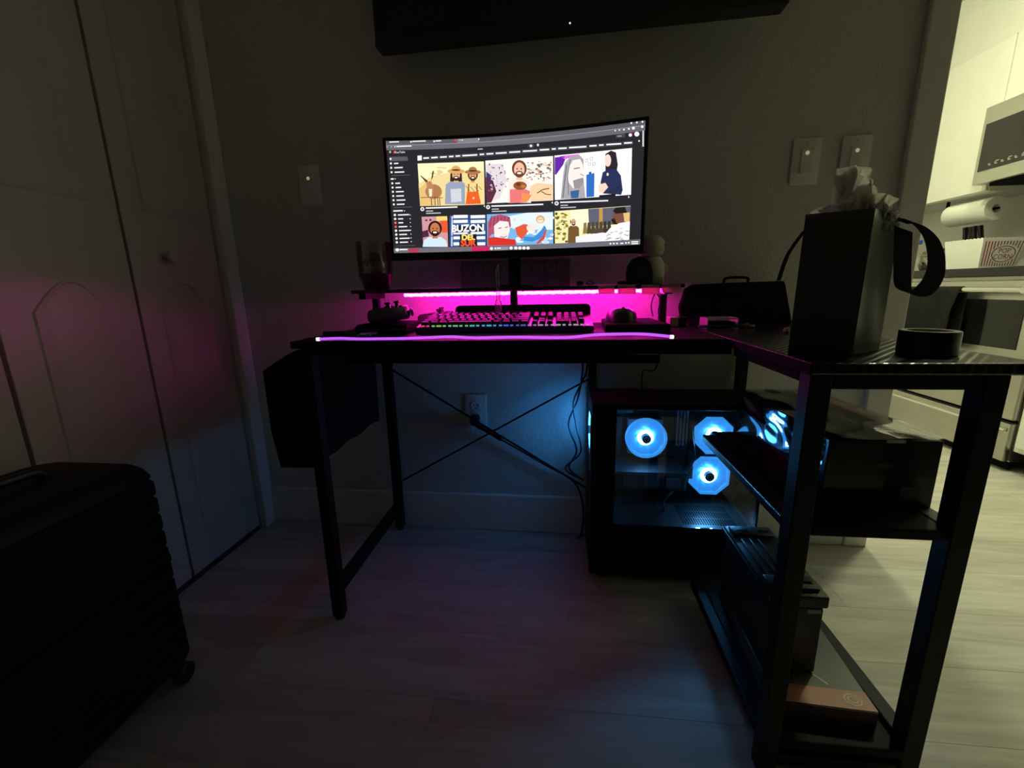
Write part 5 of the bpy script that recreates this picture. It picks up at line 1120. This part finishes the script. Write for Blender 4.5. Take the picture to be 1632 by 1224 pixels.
# ------------------------------------------------------------------ gift bag on the wing
gf = thing('gift_bag', 'black paper gift bag with wide ribbon handles on the desk wing', 'gift bag', (0.43,-0.66,DT))
base = [Vector((0.353,-0.689,DT+0.0006)),Vector((0.436,-0.704,DT+0.0006)),Vector((0.512,-0.646,DT+0.0006)),Vector((0.430,-0.628,DT+0.0006))]
top = [Vector((0.3545,-0.690,0.9475)),Vector((0.4385,-0.702,0.9510)),Vector((0.5110,-0.646,0.9495)),Vector((0.432,-0.630,0.9480))]
M_BAG = mat('black bag paper', (0.050,0.050,0.050), 0.5, vary=0.1, bump=0.1, bscale=20)
bm = bm_new(); nseg = 10
for k in range(4):
    a0, a1, b0, b1 = base[k], base[(k+1)%4], top[k], top[(k+1)%4]
    fold = 0.006 if k in (1, 3) else 0.0
    nrm = Vector(((a1-a0).y, -(a1-a0).x, 0)).normalized()
    def f(u, v, a0=a0, a1=a1, b0=b0, b1=b1, fold=fold, nrm=nrm):
        p = (a0+(a1-a0)*u)*(1-v) + (b0+(b1-b0)*u)*v
        return p - nrm*(fold*math.sin(PI*u)*min(1, v*2.2) + (0.003*math.sin(6*u+4*v)*math.sin(PI*u)*math.sin(PI*v)))
    grid(bm, f, nseg, 12)
bm.faces.new([bm.verts.new(p) for p in base])
bmesh.ops.remove_doubles(bm, verts=bm.verts, dist=1e-5)
o = obj('bag_body', bm, M_BAG, gf, smooth=True); s_ = o.modifiers.new('thick','SOLIDIFY'); s_.thickness = 0.0012; s_.offset = 0
px_ = [(1432,352),(1448,352),(1466,360),(1483,378),(1491,402),(1492,428),(1484,450),(1468,466),(1449,467),(1439,458),(1438,430),(1439,395),(1440,365)]
pa = [ony(a, b, -0.648-0.0004*i) for i, (a, b) in enumerate(px_)]
M_RIB = mat('black ribbon', (0.010,0.010,0.011), 0.6, vary=0.2, scale=200)
obj('ribbon_handle', strip(bm_new(), smooth_path(pa, 5), (0.026,0.0,-0.010), 0.0006), M_RIB, gf, smooth=True)
pa = [ony(a, b, -0.692) for a, b in ((1284,368),(1273,385),(1262,405),(1255,428),(1251,447))]
pa = [Vector((p.x-0.0025, -0.694+0.004*i, p.z)) for i, p in enumerate(pa)]
obj('ribbon_handle', strip(bm_new(), smooth_path(pa, 4), (0.0050,-0.003,0.001), 0.0006), M_RIB, gf, smooth=True)
# tissue paper bursting out of the bag
ts = thing('tissue_paper', 'crumpled white tissue paper sticking out of the gift bag', 'tissue paper', (0.43,-0.66,0.93))
M_TIS = mat('white tissue', (0.74,0.72,0.66), 0.8, vary=0.04)
nt = M_TIS.node_tree; tl = nt.nodes.new('ShaderNodeBsdfTranslucent'); tl.inputs[0].default_value = (0.92,0.91,0.88,1); mx = nt.nodes.new('ShaderNodeMixShader'); mx.inputs[0].default_value = 0.62
nt.links.new(nt.nodes['Principled BSDF'].outputs[0], mx.inputs[1]); nt.links.new(tl.outputs[0], mx.inputs[2]); nt.links.new(mx.outputs[0], nt.nodes['Material Output'].inputs[0])
def sheet(outline, y0, amp, seed, rows=9):
    """one crumpled sheet: an upper outline seen from the front, rising out of the bag"""
    rnd = random.Random(seed); pts = [ony(a, b, y0) for a, b in outline]; n = len(pts)
    ph = [rnd.uniform(0, 6.3) for _ in range(6)]
    pts = smooth_path(pts, 4); n = len(pts)
    def f(u, v):
        i = min(n-1, int(round(u*(n-1)))); p = pts[i]; q = Vector((0.395+(p.x-0.395)*0.75 if False else p.x, y0, 0.925))
        zz = q.z+(p.z-q.z)*v
        dy = amp*(math.sin(9*u+ph[0]+3*v)+0.7*math.sin(23*u+ph[1]-5*v)+0.5*math.sin(41*u+ph[2]+9*v))*(0.3+0.7*v)
        dx = amp*0.5*math.sin(15*u+ph[3]+8*v)*v
        return (p.x+dx, y0+dy, zz)
    o = obj('sheet', grid(bm_new(), f, n-1, rows), M_TIS, ts, smooth=True); s_ = o.modifiers.new('thick','SOLIDIFY'); s_.thickness = 0.0005; s_.offset = 0
sheet([(1292,340),(1305,332),(1325,327),(1345,322),(1352,300),(1348,320),(1365,332),(1385,334)], -0.672, 0.008, 1)
sheet([(1333,330),(1338,300),(1332,272),(1346,268),(1362,263),(1378,272),(1390,285),(1386,300),(1396,320),(1404,332)], -0.655, 0.011, 2)
sheet([(1340,330),(1350,290),(1345,268),(1366,265),(1385,278),(1380,300),(1376,330)], -0.664, 0.008, 3)
sheet([(1376,330),(1384,306),(1392,300),(1404,305),(1414,316),(1420,324),(1424,334)], -0.650, 0.010, 4)
sheet([(1380,332),(1392,310),(1402,312),(1412,322),(1420,336)], -0.662, 0.008, 5)
# roll of black tape
tp = thing('tape_roll', 'roll of black tape lying on the corner of the desk wing', 'tape', (0.545,-0.68,DT))
tc_ = (0.552,-0.684,DT+0.0006)
obj('tape', lathe(bm_new(), [(0.0345,0.0),(0.0355,0.001),(0.0355,0.0335),(0.0345,0.0345),(0.0275,0.0345),(0.0275,0.0)], tc_, 'Z', 36, False, False), mat('black tape',(0.010,0.010,0.010),0.35), tp, smooth=True)
obj('core', lathe(bm_new(), [(0.0274,0.0),(0.0274,0.0345),(0.0255,0.0345),(0.0255,0.0),(0.0274,0.0)], tc_, 'Z', 36, False, False), mat('tape core',(0.30,0.27,0.22),0.8), tp, smooth=True)
# ------------------------------------------------------------------ suitcase in the left foreground
sc_ = thing('suitcase', 'black ribbed hard-shell suitcase standing in the left foreground', 'suitcase', (-0.955,-0.87,0))
M_SUIT = mat('black shell', (0.004,0.004,0.005), 0.55, vary=0.15, spec=0.2)
def ringpts(x0, x1, y0, y1, r, n=5):
    out = []
    for cx, cy, a0 in ((x1-r,y1-r,0),(x0+r,y1-r,PI/2),(x0+r,y0+r,PI),(x1-r,y0+r,1.5*PI)):
        for i in range(n+1): a = a0+PI/2*i/n; out.append((cx+r*math.cos(a), cy+r*math.sin(a)))
    return out
bm = bm_new(); rings = []
zl = [(0.052,0.030),(0.056,0.012),(0.068,0.003)]
k = 0; z = 0.075
while z < 0.480:
    zl += [(z,0.0),(z+0.022,0.0),(z+0.027,0.005),(z+0.033,0.005)]; z += 0.038
zl += [(0.492,0.002),(0.508,0.008),(0.519,0.018),(0.525,0.032)]
for z, ins in zl: rings.append([bm.verts.new((x, y, z)) for x, y in ringpts(-1.078+ins, -0.812-ins, -1.09+ins, -0.655-ins, 0.045)])
for a, b in zip(rings, rings[1:]):
    for i in range(len(a)): bm.faces.new((a[i],a[(i+1)%len(a)],b[(i+1)%len(a)],b[i]))
bm.faces.new(rings[0][::-1]); bm.faces.new(rings[-1])
bm.transform(Matrix.Translation((-0.945,-0.87,0)) @ Matrix.Rotation(math.radians(0), 4, 'Z') @ Matrix.Translation((0.945,0.87,0)))
obj('shell', bm, M_SUIT, sc_, smooth=True)
obj('zip_seam', prism(bm_new(), [(x,y,0.300) for x, y in ringpts(-1.0795,-0.8105,-1.0915,-0.6535,0.046)], (0,0,0.008)), M_MATTE, sc_)
obj('top_handle', tube(bm_new(), smooth_path([(-0.945,-0.76,0.522),(-0.945,-0.765,0.538),(-0.945,-0.80,0.543),(-0.945,-0.94,0.543),(-0.945,-0.975,0.538),(-0.945,-0.98,0.522)]), 0.009, 10), M_PLAST, sc_, smooth=True)
for xx in (-1.035,-0.850):
    for yy in (-1.045,-0.695):
        wh = obj('caster', B(xx-0.016,xx+0.016,yy-0.014,yy+0.014,0.034,0.0515,bev=0.004), M_PLAST, sc_, smooth=True)
        obj('wheel', lathe(bm_new(), [(0.018,-0.010),(0.0225,-0.007),(0.0225,0.007),(0.018,0.010)], (xx+0.014,yy+0.012,0.023), 'X', 20), M_PLAST, wh, smooth=True)
